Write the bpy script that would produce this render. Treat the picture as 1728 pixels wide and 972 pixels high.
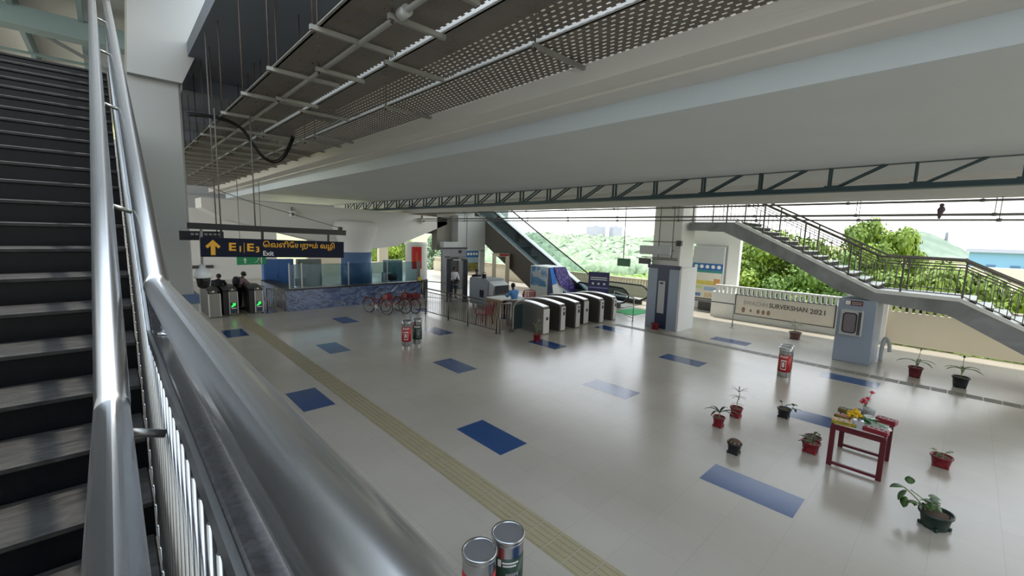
import bpy, bmesh, math, random
from mathutils import Vector, Matrix
random.seed(7)
for _o in list(bpy.data.objects): bpy.data.objects.remove(_o)
SC = bpy.context.scene
COL = SC.collection
PI = math.pi
rad = math.radians

# ------------------------------------------------------------------ camera, world, sun, exposure
def cam_axes(yaw, pit, rol):
    F = Vector((math.sin(yaw)*math.cos(pit), math.cos(yaw)*math.cos(pit), -math.sin(pit)))
    r = Vector((math.cos(yaw), -math.sin(yaw), 0)); u = r.cross(F)
    c, s = math.cos(rol), math.sin(rol)
    return c*r + s*u, -s*r + c*u, F
CAMZ = 3.6
_r, _u, _F = cam_axes(rad(43.28206), rad(7.34265), rad(1.61065))
cd = bpy.data.cameras.new('camera'); cam = bpy.data.objects.new('camera', cd); COL.objects.link(cam)
cd.sensor_width = 36.0; cd.lens = 721.58*36/1728; cd.clip_start = 0.02; cd.clip_end = 3000
m = Matrix.Identity(4)
for i in range(3):
    m[i][0] = _r[i]; m[i][1] = _u[i]; m[i][2] = -_F[i]
m[2][3] = CAMZ
cam.matrix_world = m
SC.camera = cam

W = bpy.data.worlds.new('world'); SC.world = W; W.use_nodes = True
nt = W.node_tree; bg = nt.nodes['Background']
tc = nt.nodes.new('ShaderNodeTexCoord'); sx = nt.nodes.new('ShaderNodeSeparateXYZ')
mr = nt.nodes.new('ShaderNodeMapRange'); mr.inputs[1].default_value = 0.0; mr.inputs[2].default_value = 0.7
cr = nt.nodes.new('ShaderNodeMix'); cr.data_type = 'RGBA'
cr.inputs[6].default_value = (1.0, 0.985, 0.975, 1); cr.inputs[7].default_value = (0.72, 0.85, 1.0, 1)
nt.links.new(tc.outputs['Generated'], sx.inputs[0]); nt.links.new(sx.outputs['Z'], mr.inputs[0])
nt.links.new(mr.outputs[0], cr.inputs[0]); nt.links.new(cr.outputs[2], bg.inputs['Color'])
bg.inputs['Strength'].default_value = 1.9

sd = bpy.data.lights.new('sun', 'SUN'); sun = bpy.data.objects.new('sun', sd); COL.objects.link(sun)
sd.energy = 3.2; sd.angle = rad(2.0); sd.color = (1.0, 0.95, 0.84)
_sd = Vector((-math.cos(rad(76))*0.92, -math.cos(rad(76))*0.4, -math.sin(rad(76))))
sun.rotation_euler = _sd.to_track_quat('-Z', 'Y').to_euler(); sun.location = (30, 0, 30)

vs = SC.view_settings; vs.view_transform = 'Standard'; vs.look = 'None'; vs.gamma = 1.0
vs.use_curve_mapping = False; vs.exposure = 0.6

# ------------------------------------------------------------------ materials
def lin(c):
    return tuple((x/12.92 if x <= 0.04045 else ((x+0.055)/1.055)**2.4) for x in c)
def hexc(h):
    return lin(tuple(int(h[i:i+2], 16)/255 for i in (0, 2, 4)))
def mat(name, col, rough=0.5, metal=0.0, var=0.12, scale=6.0, bump=0.0, bscale=40.0, spec=0.5, emit=0.0, trans=0.0, alpha=1.0, stretch=None, detail=4.0):
    """procedural principled: object-space noise varies the colour, optional bump"""
    c = hexc(col) if isinstance(col, str) else col
    M = bpy.data.materials.new(name); M.use_nodes = True
    n = M.node_tree; b = n.nodes['Principled BSDF']
    b.inputs['Roughness'].default_value = rough; b.inputs['Metallic'].default_value = metal
    b.inputs['Specular IOR Level'].default_value = spec
    t = n.nodes.new('ShaderNodeTexCoord'); src = t.outputs['Object']
    if stretch:
        mp = n.nodes.new('ShaderNodeMapping'); mp.inputs['Scale'].default_value = stretch
        n.links.new(src, mp.inputs['Vector']); src = mp.outputs[0]
    if var > 0:
        nz = n.nodes.new('ShaderNodeTexNoise'); nz.inputs['Scale'].default_value = scale; nz.inputs['Detail'].default_value = detail
        n.links.new(src, nz.inputs['Vector'])
        mx = n.nodes.new('ShaderNodeMix'); mx.data_type = 'RGBA'
        mx.inputs[6].default_value = tuple(x*(1-var) for x in c) + (1,)
        mx.inputs[7].default_value = tuple(min(1, x*(1+var)) for x in c) + (1,)
        n.links.new(nz.outputs['Fac'], mx.inputs[0]); n.links.new(mx.outputs[2], b.inputs['Base Color'])
    else:
        b.inputs['Base Color'].default_value = c + (1,)
    if bump > 0:
        nb = n.nodes.new('ShaderNodeTexNoise'); nb.inputs['Scale'].default_value = bscale
        n.links.new(src, nb.inputs['Vector'])
        bp = n.nodes.new('ShaderNodeBump'); bp.inputs['Strength'].default_value = bump; bp.inputs['Distance'].default_value = 0.02
        n.links.new(nb.outputs['Fac'], bp.inputs['Height']); n.links.new(bp.outputs[0], b.inputs['Normal'])
    if emit > 0:
        b.inputs['Emission Color'].default_value = c + (1,); b.inputs['Emission Strength'].default_value = emit
    if trans > 0: b.inputs['Transmission Weight'].default_value = trans; b.inputs['IOR'].default_value = 1.05
    if alpha < 1: b.inputs['Alpha'].default_value = alpha
    return M
def ramp_mat(name, stops, scale, rough=0.3, spec=0.5, detail=6.0, distort=1.0, stretch=None):
    M = bpy.data.materials.new(name); M.use_nodes = True
    n = M.node_tree; b = n.nodes['Principled BSDF']; b.inputs['Roughness'].default_value = rough
    b.inputs['Specular IOR Level'].default_value = spec
    t = n.nodes.new('ShaderNodeTexCoord'); src = t.outputs['Object']
    if stretch:
        mp = n.nodes.new('ShaderNodeMapping'); mp.inputs['Scale'].default_value = stretch
        n.links.new(src, mp.inputs['Vector']); src = mp.outputs[0]
    nz = n.nodes.new('ShaderNodeTexNoise'); nz.inputs['Scale'].default_value = scale
    nz.inputs['Detail'].default_value = detail; nz.inputs['Distortion'].default_value = distort
    n.links.new(src, nz.inputs['Vector'])
    r = n.nodes.new('ShaderNodeValToRGB'); e = r.color_ramp.elements
    while len(e) < len(stops): e.new(0.5)
    for k, (p, c) in enumerate(stops): e[k].position = p; e[k].color = hexc(c) + (1,)
    n.links.new(nz.outputs['Fac'], r.inputs[0]); n.links.new(r.outputs[0], b.inputs['Base Color'])
    return M
def tile_mat(name, col, mortar, size, rough=0.15, var=0.06, msize=0.006, bw=None, spec=0.5, offs=(0, 0, 0), dirt=None):
    """stone slabs with thin joints (brick texture without offset)"""
    M = bpy.data.materials.new(name); M.use_nodes = True
    n = M.node_tree; b = n.nodes['Principled BSDF']; b.inputs['Specular IOR Level'].default_value = spec
    t = n.nodes.new('ShaderNodeTexCoord')
    mp = n.nodes.new('ShaderNodeMapping'); mp.inputs['Location'].default_value = offs
    n.links.new(t.outputs['Object'], mp.inputs['Vector'])
    br = n.nodes.new('ShaderNodeTexBrick'); br.offset = 0.0; br.squash = 1.0
    c = hexc(col)
    br.inputs['Color1'].default_value = tuple(x*(1-var) for x in c) + (1,)
    br.inputs['Color2'].default_value = tuple(min(1, x*(1+var)) for x in c) + (1,)
    br.inputs['Mortar'].default_value = hexc(mortar) + (1,)
    br.inputs['Scale'].default_value = 1.0; br.inputs['Mortar Size'].default_value = msize
    br.inputs['Mortar Smooth'].default_value = 0.3
    br.inputs['Brick Width'].default_value = bw or size; br.inputs['Row Height'].default_value = size
    n.links.new(mp.outputs[0], br.inputs['Vector'])
    nz = n.nodes.new('ShaderNodeTexNoise'); nz.inputs['Scale'].default_value = 0.55; nz.inputs['Detail'].default_value = 6
    n.links.new(t.outputs['Object'], nz.inputs['Vector'])
    mx = n.nodes.new('ShaderNodeMix'); mx.data_type = 'RGBA'; mx.blend_type = 'MULTIPLY'
    rp = n.nodes.new('ShaderNodeValToRGB'); rp.color_ramp.elements[0].position = 0.3; rp.color_ramp.elements[1].position = 0.7
    rp.color_ramp.elements[0].color = (0.88, 0.87, 0.86, 1); rp.color_ramp.elements[1].color = (1, 1, 1, 1)
    n.links.new(nz.outputs['Fac'], rp.inputs[0]); mx.inputs[0].default_value = 1.0
    n.links.new(br.outputs['Color'], mx.inputs[6]); n.links.new(rp.outputs[0], mx.inputs[7])
    n.links.new(mx.outputs[2], b.inputs['Base Color'])
    rr = n.nodes.new('ShaderNodeMapRange'); rr.inputs[3].default_value = rough*0.8; rr.inputs[4].default_value = rough*1.35
    n.links.new(nz.outputs['Fac'], rr.inputs[0]); n.links.new(rr.outputs[0], b.inputs['Roughness'])
    return M
def glass_mat(name, col=(0.8, 0.93, 0.93), a=0.25, rough=0.05):
    """thin sheet: mostly see-through, a little tint and gloss"""
    M = bpy.data.materials.new(name); M.use_nodes = True
    n = M.node_tree; n.nodes.remove(n.nodes['Principled BSDF']); out = n.nodes['Material Output']
    tr = n.nodes.new('ShaderNodeBsdfTransparent'); tr.inputs[0].default_value = tuple(col) + (1,)
    gl = n.nodes.new('ShaderNodeBsdfGlossy'); gl.inputs['Roughness'].default_value = rough; gl.inputs[0].default_value = (0.9, 0.95, 0.95, 1)
    fr = n.nodes.new('ShaderNodeLayerWeight'); fr.inputs[0].default_value = 0.35
    mm = n.nodes.new('ShaderNodeMath'); mm.operation = 'MULTIPLY'; mm.inputs[1].default_value = a*2
    mx = n.nodes.new('ShaderNodeMixShader')
    n.links.new(fr.outputs['Fresnel'], mm.inputs[0]); n.links.new(mm.outputs[0], mx.inputs[0])
    n.links.new(tr.outputs[0], mx.inputs[1]); n.links.new(gl.outputs[0], mx.inputs[2]); n.links.new(mx.outputs[0], out.inputs[0])
    return M

M = {}
M['floor'] = tile_mat('floor_stone', 'bfb8ad', 'b4ada2', 0.615, rough=0.2, var=0.02, msize=0.004, offs=(-2.56+0.615*20, -1.17+0.615*20, 0))
M['blue'] = mat('blue_tile', '1d487f', 0.16, var=0.07, scale=3)
M['tactile'] = mat('tactile_tile', 'a79c7e', 0.45, var=0.1, scale=4)
M['tactile_grey'] = mat('tactile_grey_tile', '8a857d', 0.45, var=0.1, scale=4)
M['white'] = mat('white_paint', 'e3e2dd', 0.6, var=0.05, scale=0.8, bump=0.05)
M['cream'] = mat('cream_paint', 'd3c9b4', 0.65, var=0.06, scale=0.9, bump=0.05)
M['soffit'] = mat('soffit_concrete', 'dde0e2', 0.6, var=0.08, scale=0.5, bump=0.1)
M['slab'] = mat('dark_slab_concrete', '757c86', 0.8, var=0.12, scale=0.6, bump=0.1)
M['ledge'] = mat('pale_ledge_concrete', 'e6e3dc', 0.6, var=0.12, scale=1.2, bump=0.1, stretch=(1, .15, 1))
M['fascia'] = mat('fascia_paint', 'dbe5ec', 0.55, var=0.05, scale=0.6)
M['stain'] = mat('stained_concrete', '8d8982', 0.75, var=0.25, scale=1.3, bump=0.15, bscale=12)
M['colblue'] = mat('grey_blue_panel', '9aa6b8', 0.35, var=0.05, scale=1.0)
M['navy'] = mat('navy_panel', '2a3550', 0.35, var=0.1, scale=2)
M['steelblue'] = mat('pier_blue_tile', '5a7396', 0.35, var=0.08, scale=2)
M['granite'] = ramp_mat('black_granite', [(0.3, '050608'), (0.6, '0a0b0f'), (0.8, '15171c')], 60, rough=0.3, spec=0.2)
M['tread'] = ramp_mat('grey_granite_tread', [(0.3, '1d1c1b'), (0.6, '302e2c'), (0.85, '46433f')], 25, rough=0.62, spec=0.3, stretch=(.4, 1, 1))
M['coping'] = ramp_mat('brown_grey_granite', [(0.3, '3a393a'), (0.6, '464546'), (0.85, '525153')], 60, rough=0.18)
M['steel'] = mat('brushed_steel', 'c2c4c6', 0.27, 1.0, var=0.05, scale=3, stretch=(8, .6, 8))
M['steel_dull'] = mat('dull_steel', '9b9a95', 0.38, 0.9, var=0.1, scale=5)
M['dark_steel'] = mat('dark_rail_steel', '6f6a63', 0.42, 0.8, var=0.12, scale=5)
M['galv'] = mat('galvanised_steel', 'a9a8a2', 0.5, 0.6, var=0.18, scale=4, bump=0.05)
M['trayrail'] = mat('tray_rail_zinc', 'd2d4d2', 0.4, 0.35, var=0.1, scale=3)
M['truss'] = mat('teal_truss_paint', '40545a', 0.5, 0.2, var=0.1, scale=3)
M['conduit'] = mat('grey_conduit', '77746f', 0.5, 0.2, var=0.1, scale=2)
M['black'] = mat('black_plastic', '15161a', 0.4, var=0.15, scale=4)
M['rubber'] = mat('black_rubber', '1b1b1d', 0.55, var=0.1, scale=4)
M['grey'] = mat('mid_grey_paint', '8b8d90', 0.45, var=0.06, scale=2)
M['lgrey'] = mat('light_grey_paint', 'b9bcbd', 0.4, var=0.05, scale=2)
M['dgrey'] = mat('dark_grey_paint', '4b4a4a', 0.42, var=0.08, scale=2)
M['red'] = mat('red_plastic', '951f2b', 0.35, var=0.1, scale=5)
M['maroon'] = mat('maroon_plastic', '5c1722', 0.4, var=0.1, scale=5)
M['yellow'] = mat('yellow_letter', 'f0b22e', 0.5, var=0.05)
M['cyanwhite'] = mat('white_letter', 'e9ebe8', 0.45, var=0.03)
M['glass'] = glass_mat('clear_glass')
M['glass_tint'] = glass_mat('tinted_glass', (0.62, 0.75, 0.8), 0.3)

# ------------------------------------------------------------------ mesh builder
V3 = Vector
class MB:
    def __init__(s): s.v = []; s.f = []; s.mi = []; s.sm = []
    def add(s, vs, fs, mi=0, smooth=False):
        o = len(s.v); s.v += [tuple(p) for p in vs]
        for f in fs: s.f.append(tuple(o+i for i in f)); s.mi.append(mi); s.sm.append(smooth)
        return s
    def box(s, x0, x1, y0, y1, z0, z1, mi=0):
        vs = [(x, y, z) for z in (z0, z1) for y in (y0, y1) for x in (x0, x1)]
        return s.add(vs, [(0,2,3,1),(4,5,7,6),(0,1,5,4),(2,6,7,3),(0,4,6,2),(1,3,7,5)], mi)
    def cbox(s, x0, x1, y0, y1, z0, z1, c=0.01, mi=0):
        """box with chamfered edges"""
        def ring(z, k): return [(x0+k, y0+c if k == 0 else y0+k, z), ]
        P = []
        for z, k in ((z0, c), (z0+c, 0), (z1-c, 0), (z1, c)):
            a, b, d, e = x0+k, x1-k, y0+k, y1-k
            P += [(a+c, d, z), (b-c, d, z), (b, d+c, z), (b, e-c, z), (b-c, e, z), (a+c, e, z), (a, e-c, z), (a, d+c, z)]
        F = [tuple(range(7, -1, -1)), tuple(range(24, 32))]
        for r in range(3):
            for i in range(8): F.append((r*8+i, r*8+(i+1) % 8, r*8+8+(i+1) % 8, r*8+8+i))
        return s.add(P, F, mi)
    def bar(s, p0, p1, w, h=None, up=(0, 0, 1), mi=0):
        p0, p1 = V3(p0), V3(p1); h = h or w; d = (p1-p0).normalized(); u = V3(up)
        if abs(d.dot(u)) > 0.98: u = V3((1, 0, 0))
        a = d.cross(u).normalized(); b = a.cross(d).normalized()
        vs = [p+a*i*w/2+b*j*h/2 for p in (p0, p1) for i, j in ((-1,-1),(1,-1),(1,1),(-1,1))]
        return s.add(vs, [(3,2,1,0),(4,5,6,7),(0,1,5,4),(1,2,6,5),(2,3,7,6),(3,0,4,7)], mi)
    def tube(s, pts, r, n=10, closed=False, mi=0, smooth=True, cap=True):
        P = [V3(p) for p in pts]; N = len(P)
        R = r if isinstance(r, (list, tuple)) else [r]*N
        T = []
        for i in range(N):
            a = P[(i-1) % N] if (closed or i > 0) else P[i]; b = P[(i+1) % N] if (closed or i < N-1) else P[i]
            T.append((b-a).normalized())
        u = V3((0, 0, 1)) if abs(T[0].z) < 0.9 else V3((1, 0, 0))
        x = T[0].cross(u).normalized(); vs = []
        for i in range(N):
            x = (x - T[i]*x.dot(T[i])).normalized(); y = T[i].cross(x)
            k = 1.0
            if 0 < i < N-1 or closed:
                a = (P[i]-P[(i-1) % N]).normalized(); k = 1/max(0.5, a.dot(T[i]))
            for j in range(n):
                t = 2*PI*j/n; vs.append(P[i]+(x*math.cos(t)+y*math.sin(t))*R[i]*(k if k < 1.3 else 1.15))
        fs = []
        for i in range(N if closed else N-1):
            for j in range(n):
                a, b = i*n+j, i*n+(j+1) % n; c = ((i+1) % N)*n
                fs.append((a, b, c+(j+1) % n, c+j))
        s.add(vs, fs, mi, smooth)
        if cap and not closed:
            o = len(s.v)-N*n
            s.f += [tuple(o+j for j in range(n-1, -1, -1)), tuple(o+(N-1)*n+j for j in range(n))]; s.mi += [mi]*2; s.sm += [False]*2
        return s
    def lathe(s, prof, c=(0, 0, 0), n=24, mi=0, smooth=True, sx=1.0, sy=1.0):
        c = V3(c); vs = []
        for r, z in prof:
            for j in range(n):
                t = 2*PI*j/n; vs.append((c.x+r*math.cos(t)*sx, c.y+r*math.sin(t)*sy, c.z+z))
        fs = []
        for i in range(len(prof)-1):
            for j in range(n): fs.append((i*n+j, i*n+(j+1) % n, (i+1)*n+(j+1) % n, (i+1)*n+j))
        s.add(vs, fs, mi, smooth); o = len(s.v)-len(vs)
        if prof[0][0] > 1e-4: s.f.append(tuple(o+j for j in range(n-1, -1, -1))); s.mi.append(mi); s.sm.append(False)
        if prof[-1][0] > 1e-4:
            q = o+(len(prof)-1)*n; s.f.append(tuple(q+j for j in range(n))); s.mi.append(mi); s.sm.append(False)
        return s
    def sphere(s, c, r, sc=(1, 1, 1), nu=14, nv=9, mi=0):
        prof = [(max(1e-5, math.sin(PI*i/nv))*r, -math.cos(PI*i/nv)*r) for i in range(nv+1)]
        c = V3(c); vs = []
        for q, z in prof:
            for j in range(nu):
                t = 2*PI*j/nu; vs.append((c.x+q*math.cos(t)*sc[0], c.y+q*math.sin(t)*sc[1], c.z+z*sc[2]))
        fs = [(i*nu+j, i*nu+(j+1) % nu, (i+1)*nu+(j+1) % nu, (i+1)*nu+j) for i in range(nv) for j in range(nu)]
        return s.add(vs, fs, mi, True)
    def prism(s, poly, axis, a, b, mi=0):
        """poly in the two other axes (order x,y / x,z / y,z), extruded from a to b along axis"""
        def P(p, t):
            return (t, p[0], p[1]) if axis == 'x' else ((p[0], t, p[1]) if axis == 'y' else (p[0], p[1], t))
        n = len(poly); vs = [P(p, a) for p in poly]+[P(p, b) for p in poly]
        fs = [tuple(range(n-1, -1, -1)), tuple(range(n, 2*n))]+[(i, (i+1) % n, n+(i+1) % n, n+i) for i in range(n)]
        return s.add(vs, fs, mi)
    def quad(s, a, b, c, d, mi=0): return s.add([a, b, c, d], [(0, 1, 2, 3)], mi)
    def build(s, name, mats, parent=None, wo=None, fix=True):
        me = bpy.data.meshes.new(name); vs = s.v
        if wo is not None: w = V3(wo); vs = [(p[0]-w.x, p[1]-w.y, p[2]-w.z) for p in vs]
        me.from_pydata(vs, [], s.f)
        ms = mats if isinstance(mats, (list, tuple)) else [mats]
        for x in ms: me.materials.append(x)
        me.polygons.foreach_set('material_index', s.mi); me.polygons.foreach_set('use_smooth', s.sm)
        if fix:
            bm = bmesh.new(); bm.from_mesh(me); bmesh.ops.recalc_face_normals(bm, faces=bm.faces); bm.to_mesh(me); bm.free()
        me.update()
        o = bpy.data.objects.new(name, me); COL.objects.link(o)
        if parent: o.parent = parent
        elif wo is not None: o.location = wo
        return o
def tag(o, label=None, cat=None, group=None, kind=None):
    if label: o['label'] = label
    if cat: o['category'] = cat
    if group: o['group'] = group
    if kind: o['kind'] = kind
    return o
def thing(name, label, cat, loc=(0, 0, 0), rz=0.0, group=None):
    o = bpy.data.objects.new(name, None); COL.objects.link(o); o.empty_display_size = 0.1
    o.location = loc; o.rotation_euler = (0, 0, rz)
    return tag(o, label, cat, group)
def struct(name, mb, m, label=None):
    o = mb.build(name, m); o['kind'] = 'structure'
    if label: o['label'] = label
    return o
def children(o): return [c for c in bpy.data.objects if c.parent == o]
def dup(o, loc=None, rz=None, label=None, group=None, scale=None, parent=None):
    c = o.copy(); COL.objects.link(c)
    if parent: c.parent = parent
    if loc is not None: c.location = loc
    if rz is not None: c.rotation_euler = (0, 0, rz)
    if scale is not None: c.scale = (scale,)*3 if isinstance(scale, (int, float)) else scale
    if label: c['label'] = label
    if group: c['group'] = group
    for ch in children(o): dup(ch, parent=c)
    return c
def text(body, size, loc, xdir, updir, m, parent=None, name='lettering', depth=0.004, align='LEFT', wo=None, squash=1.0, bold=0.0, width=None):
    """flat lettering standing on a surface: xdir = reading direction, updir = up"""
    cu = bpy.data.curves.new(name, 'FONT'); cu.body = body; cu.size = size; cu.extrude = depth/2
    cu.align_x = align; cu.align_y = 'CENTER'; cu.resolution_u = 3; cu.offset = bold*size
    ob = bpy.data.objects.new(name, cu); COL.objects.link(ob)
    dg = bpy.context.evaluated_depsgraph_get(); me = bpy.data.meshes.new_from_object(ob.evaluated_get(dg))
    bpy.data.objects.remove(ob); bpy.data.curves.remove(cu)
    if width:
        xs_ = [v.co.x for v in me.vertices]; squash = width/max(1e-6, max(xs_)-min(xs_))
    X = V3(xdir).normalized(); Y = V3(updir); Y = (Y-X*Y.dot(X)).normalized(); Z = X.cross(Y)
    L = V3(loc)-(V3(wo) if wo is not None else V3((0, 0, 0)))
    me.transform(Matrix(((X.x*squash, Y.x, Z.x, L.x), (X.y*squash, Y.y, Z.y, L.y), (X.z*squash, Y.z, Z.z, L.z), (0, 0, 0, 1))))
    me.materials.clear(); me.materials.append(m)
    o = bpy.data.objects.new(name, me); COL.objects.link(o)
    if parent: o.parent = parent
    return o

# ------------------------------------------------------------------ structure
# floor: light granite field, blue slabs and two tactile strips are inlays of the same paving
fl = MB(); fl.box(-14, 20.4, -12, 34, -0.3, 0.0)
for k in range(0, 8):
    for j in range(-2, 6):
        y = 1.17+3.69*j+(0 if k % 2 == 0 else 0)
        y = (1.20 if k % 2 == 0 else 4.86)+7.38*j - (0 if k % 2 == 0 else 0)
        x = 2.56+1.86*k
        if y > 26 or y < -6: continue
        if k == 2 and j == 0: pass
        fl.box(x, x+0.615, y-0.005, y+1.215, -0.01, 0.0012, 1)
for x0, x1, mi, y0, y1 in ((3.38, 3.80, 2, -6, 21), (14.72, 15.08, 3, -9, 9.6)):
    y = y0
    while y < y1:
        fl.box(x0, x1, y, y+0.29, -0.01, 0.0015, mi)
        if y < 12:
            n = 5
            for i in range(n):
                xc = x0+(i+0.5)*(x1-x0)/n
                fl.box(xc-0.017, xc+0.017, y+0.012, y+0.278, 0.0, 0.006, mi)
        y += 0.3
struct('floor', fl, [M['floor'], M['blue'], M['tactile'], M['tactile_grey']])

K = 0.88
def kz(z): return CAMZ+(z-CAMZ)*K
# box girder soffit over the concourse with fascia and ledge on its left
g = MB(); g.prism([(5.41, 5.20), (11.62, 5.20), (11.62, 6.2), (5.41, 6.2)], 'y', -14, 31.5)
struct('ceiling', g, M['soffit'])
g = MB(); g.prism([(5.38, 5.20), (5.41, 5.20), (5.41, 5.5), (5.38, 5.5)], 'y', -14, 31.5)
struct('trim_1', g, M['fascia'])
g = MB(); g.prism([(4.52, 5.49), (5.41, 5.47), (5.41, 5.75), (4.52, 5.75)], 'y', -14, 31.5)
g.prism([(4.9, 5.45), (5.06, 5.45), (5.06, 5.49), (4.9, 5.49)], 'y', -14, 31.5)
struct('trim_2', g, M['ledge'])
# high slab over trays, with cross beams
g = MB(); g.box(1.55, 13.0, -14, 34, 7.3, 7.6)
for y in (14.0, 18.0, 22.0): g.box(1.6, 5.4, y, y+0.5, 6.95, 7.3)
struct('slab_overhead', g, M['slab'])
g = MB(); g.box(5.42, 5.6, -14, 31.5, 5.76, 7.29); struct('girder_web', g, M['white'])
# far girder beyond the truss; unseen roof added to keep sun off the stair
g = MB(); g.prism([(13.3, 4.62), (13.75, 4.62), (13.75, 5.6), (13.3, 5.6)], 'y', -14, 34)
struct('trim_3', g, M['ledge'])
g = MB(); g.box(12.6, 13.3, -14, 34, 5.05, 5.6); struct('trim_4', g, M['white'])
g = MB(); g.box(11.7, 21.3, -14, 34, 8.2, 8.4); struct('roof', g, M['soffit'])

# near pier with bracket head, left
g = MB()
def pier(g, x0, x1, y0, y1, z1): g.cbox(x0, x1, y0, y1, 0, z1, 0.05)
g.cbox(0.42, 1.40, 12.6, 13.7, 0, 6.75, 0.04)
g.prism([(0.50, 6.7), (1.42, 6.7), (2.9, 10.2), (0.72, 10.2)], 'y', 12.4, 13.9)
struct('pier_left', g, M.setdefault('pier_shaded', mat('shaded_pier_paint', 'aeb0ac', .6, var=.06, scale=.7, bump=.05)))  # shade on the pier is put into this greyer colour
g = MB(); g.cbox(0.34, 1.48, 12.5, 13.8, 0, 1.72, 0.02); struct('pier_plinth', g, M['pier_shaded'])
g = MB(); g.cbox(0.33, 1.49, 12.49, 13.81, 1.72, 1.93, 0.01); struct('pier_band', g, M['steelblue'])

# far T shaped pier: flared head, blue tiled shaft, cap beam tapering to both sides
g = MB(); g.lathe([(0.78, 0), (0.78, 2.36), (0.80, 2.5), (0.92, 2.9), (1.10, 3.35), (1.16, 3.62), (1.05, 3.9), (0.9, 4.0)], (9.63, 22.5, 0), 40, sy=0.9)
struct('pier_shaft', g, M['white'])
g = MB(); g.lathe([(0.805, 0.02), (0.805, 2.36)], (9.63, 22.5, 0), 40, sy=0.9); struct('pier_cladding', g, M['steelblue'])
g = MB(); g.prism([(3.0, 4.32), (3.9, 3.85), (8.4, 2.75), (9.0, 2.6), (10.4, 2.45), (12.2, 2.65), (15.75, 4.02), (15.75, 4.42), (11, 4.62), (3.0, 4.75)], 'y', 22.9, 24.6)
struct('pier_cap', g, M['white'])

# columns on the right
g = MB(); g.cbox(15.78, 16.9, 7.5, 8.65, 0, 8.2, 0.02); struct('column_1', g, M['white'])
g = MB(); g.box(15.70, 15.78, 7.42, 7.83, 0, 2.38); g.box(15.70, 15.78, 8.32, 8.72, 0, 2.38)
struct('column_cladding', g, M['colblue'])
g = MB(); g.box(15.66, 15.78, 7.40, 8.74, 2.38, 2.52); g.box(15.71, 15.78, 7.83, 8.32, 0, 2.38)
struct('column_trim', g, M['navy'])
g = MB(); g.box(15.68, 17.0, 7.34, 7.42, 0, 2.45); struct('column_side', g, M['white'])
g = MB(); g.cbox(16.08, 17.6, 1.66, 2.56, 0, 1.92, 0.015); struct('column_2', g, M['colblue'])

# parapet on the right: perforated top, recess behind the stair
def parapet(g, x, y0, y1, z):
    g.box(x, x+0.2, y0, y1, 0, z-0.36)
    g.box(x, x+0.2, y0, y1, z-0.07, z)
    y = y0
    while y < y1:
        g.box(x+0.03, x+0.17, y, min(y+0.09, y1), z-0.36, z-0.07); y += 0.18
g = MB(); parapet(g, 20.4, 2.2, 7.9, 1.5); g.box(20.2, 20.4, 1.78, 2.2, 0, 1.5); struct('wall_right', g, M['white'])
g = MB(); parapet(g, 20.6, -8, 2.2, 1.52); struct('wall_right_recess', g, M['cream'])
g = MB(); parapet(g, 21.9, 10.6, 34, 1.2); g.box(20.4, 22.1, 10.3, 10.6, 0, 1.2); struct('wall_escalator', g, M['cream'])
g = MB(); g.box(20.4, 22.1, 7.9, 34, -0.3, -0.002); struct('floor_bay', g, M['floor'])
# white portal framing the notice niche
g = MB(); g.box(21.9, 22.2, 7.5, 8.02, 0, 3.3); g.box(21.9, 22.2, 7.5, 10.4, 3.3, 4.1); g.box(22.0, 22.19, 8.02, 9.66, 0, 3.3); g.box(20.6, 21.9, 7.9, 8.1, 0, 1.14)
struct('wall_niche', g, M['white'])

# far end: rear wall with strip windows, light bays, lift wall
g = MB(); g.box(-8, 8.6, 33.4, 33.8, 0, 1.35); g.box(-8, 8.6, 33.4, 33.8, 2.1, 4.6); g.box(-8, 8.6, 33.55, 33.8, 1.35, 2.1)
struct('wall_back', g, M['white'])
g = MB(); g.box(2.0, 4.8, 33.3, 33.42, 0.8, 1.0); struct('trim_5', g, M['dgrey'])
g = MB(); g.box(8.6, 20.4, 33.4, 33.8, 0, 0.9); g.box(10.6, 13.2, 33.3, 33.7, 0.9, 3.6); g.box(16.2, 17.0, 33.3, 33.7, 0.9, 4.6)
struct('wall_back_bay', g, M['cream'])
g = MB(); g.box(-8, 20.4, 33.3, 33.9, 4.6, 5.4); g.box(-8, 13, 33.5, 33.8, 5.4, 8.2); struct('trim_6', g, M['lgrey'])
g = MB(); g.box(16.9, 18.4, 22.3, 22.6, 2.35, 4.6); g.box(16.1, 16.75, 22.2, 23.2, 0, 4.6); g.box(18.0, 18.4, 22.3, 22.7, 0, 2.4)
g.box(16.4, 22.0, 24.0, 24.3, 4.6, 8.2)
struct('wall_lift', g, M['lgrey'])
g = MB(); g.box(14.2, 16.1, 23.5, 24.3, 3.4, 5.2); g.box(15.0, 16.4, 22.9, 23.5, 2.4, 5.0); struct('trim_7', g, M['stain'])

# unseen stair-side wall, lengthened to darken the pier; rear wall added for shade
g = MB(); g.box(-3.3, -3.1, -12, 15, 0, 6.2); struct('wall_left', g, M['white'])
g = MB(); g.box(-3.1, 9, -12.2, -12, 0, 9.5); struct('shade_wall_rear', g, M['white'])
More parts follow.
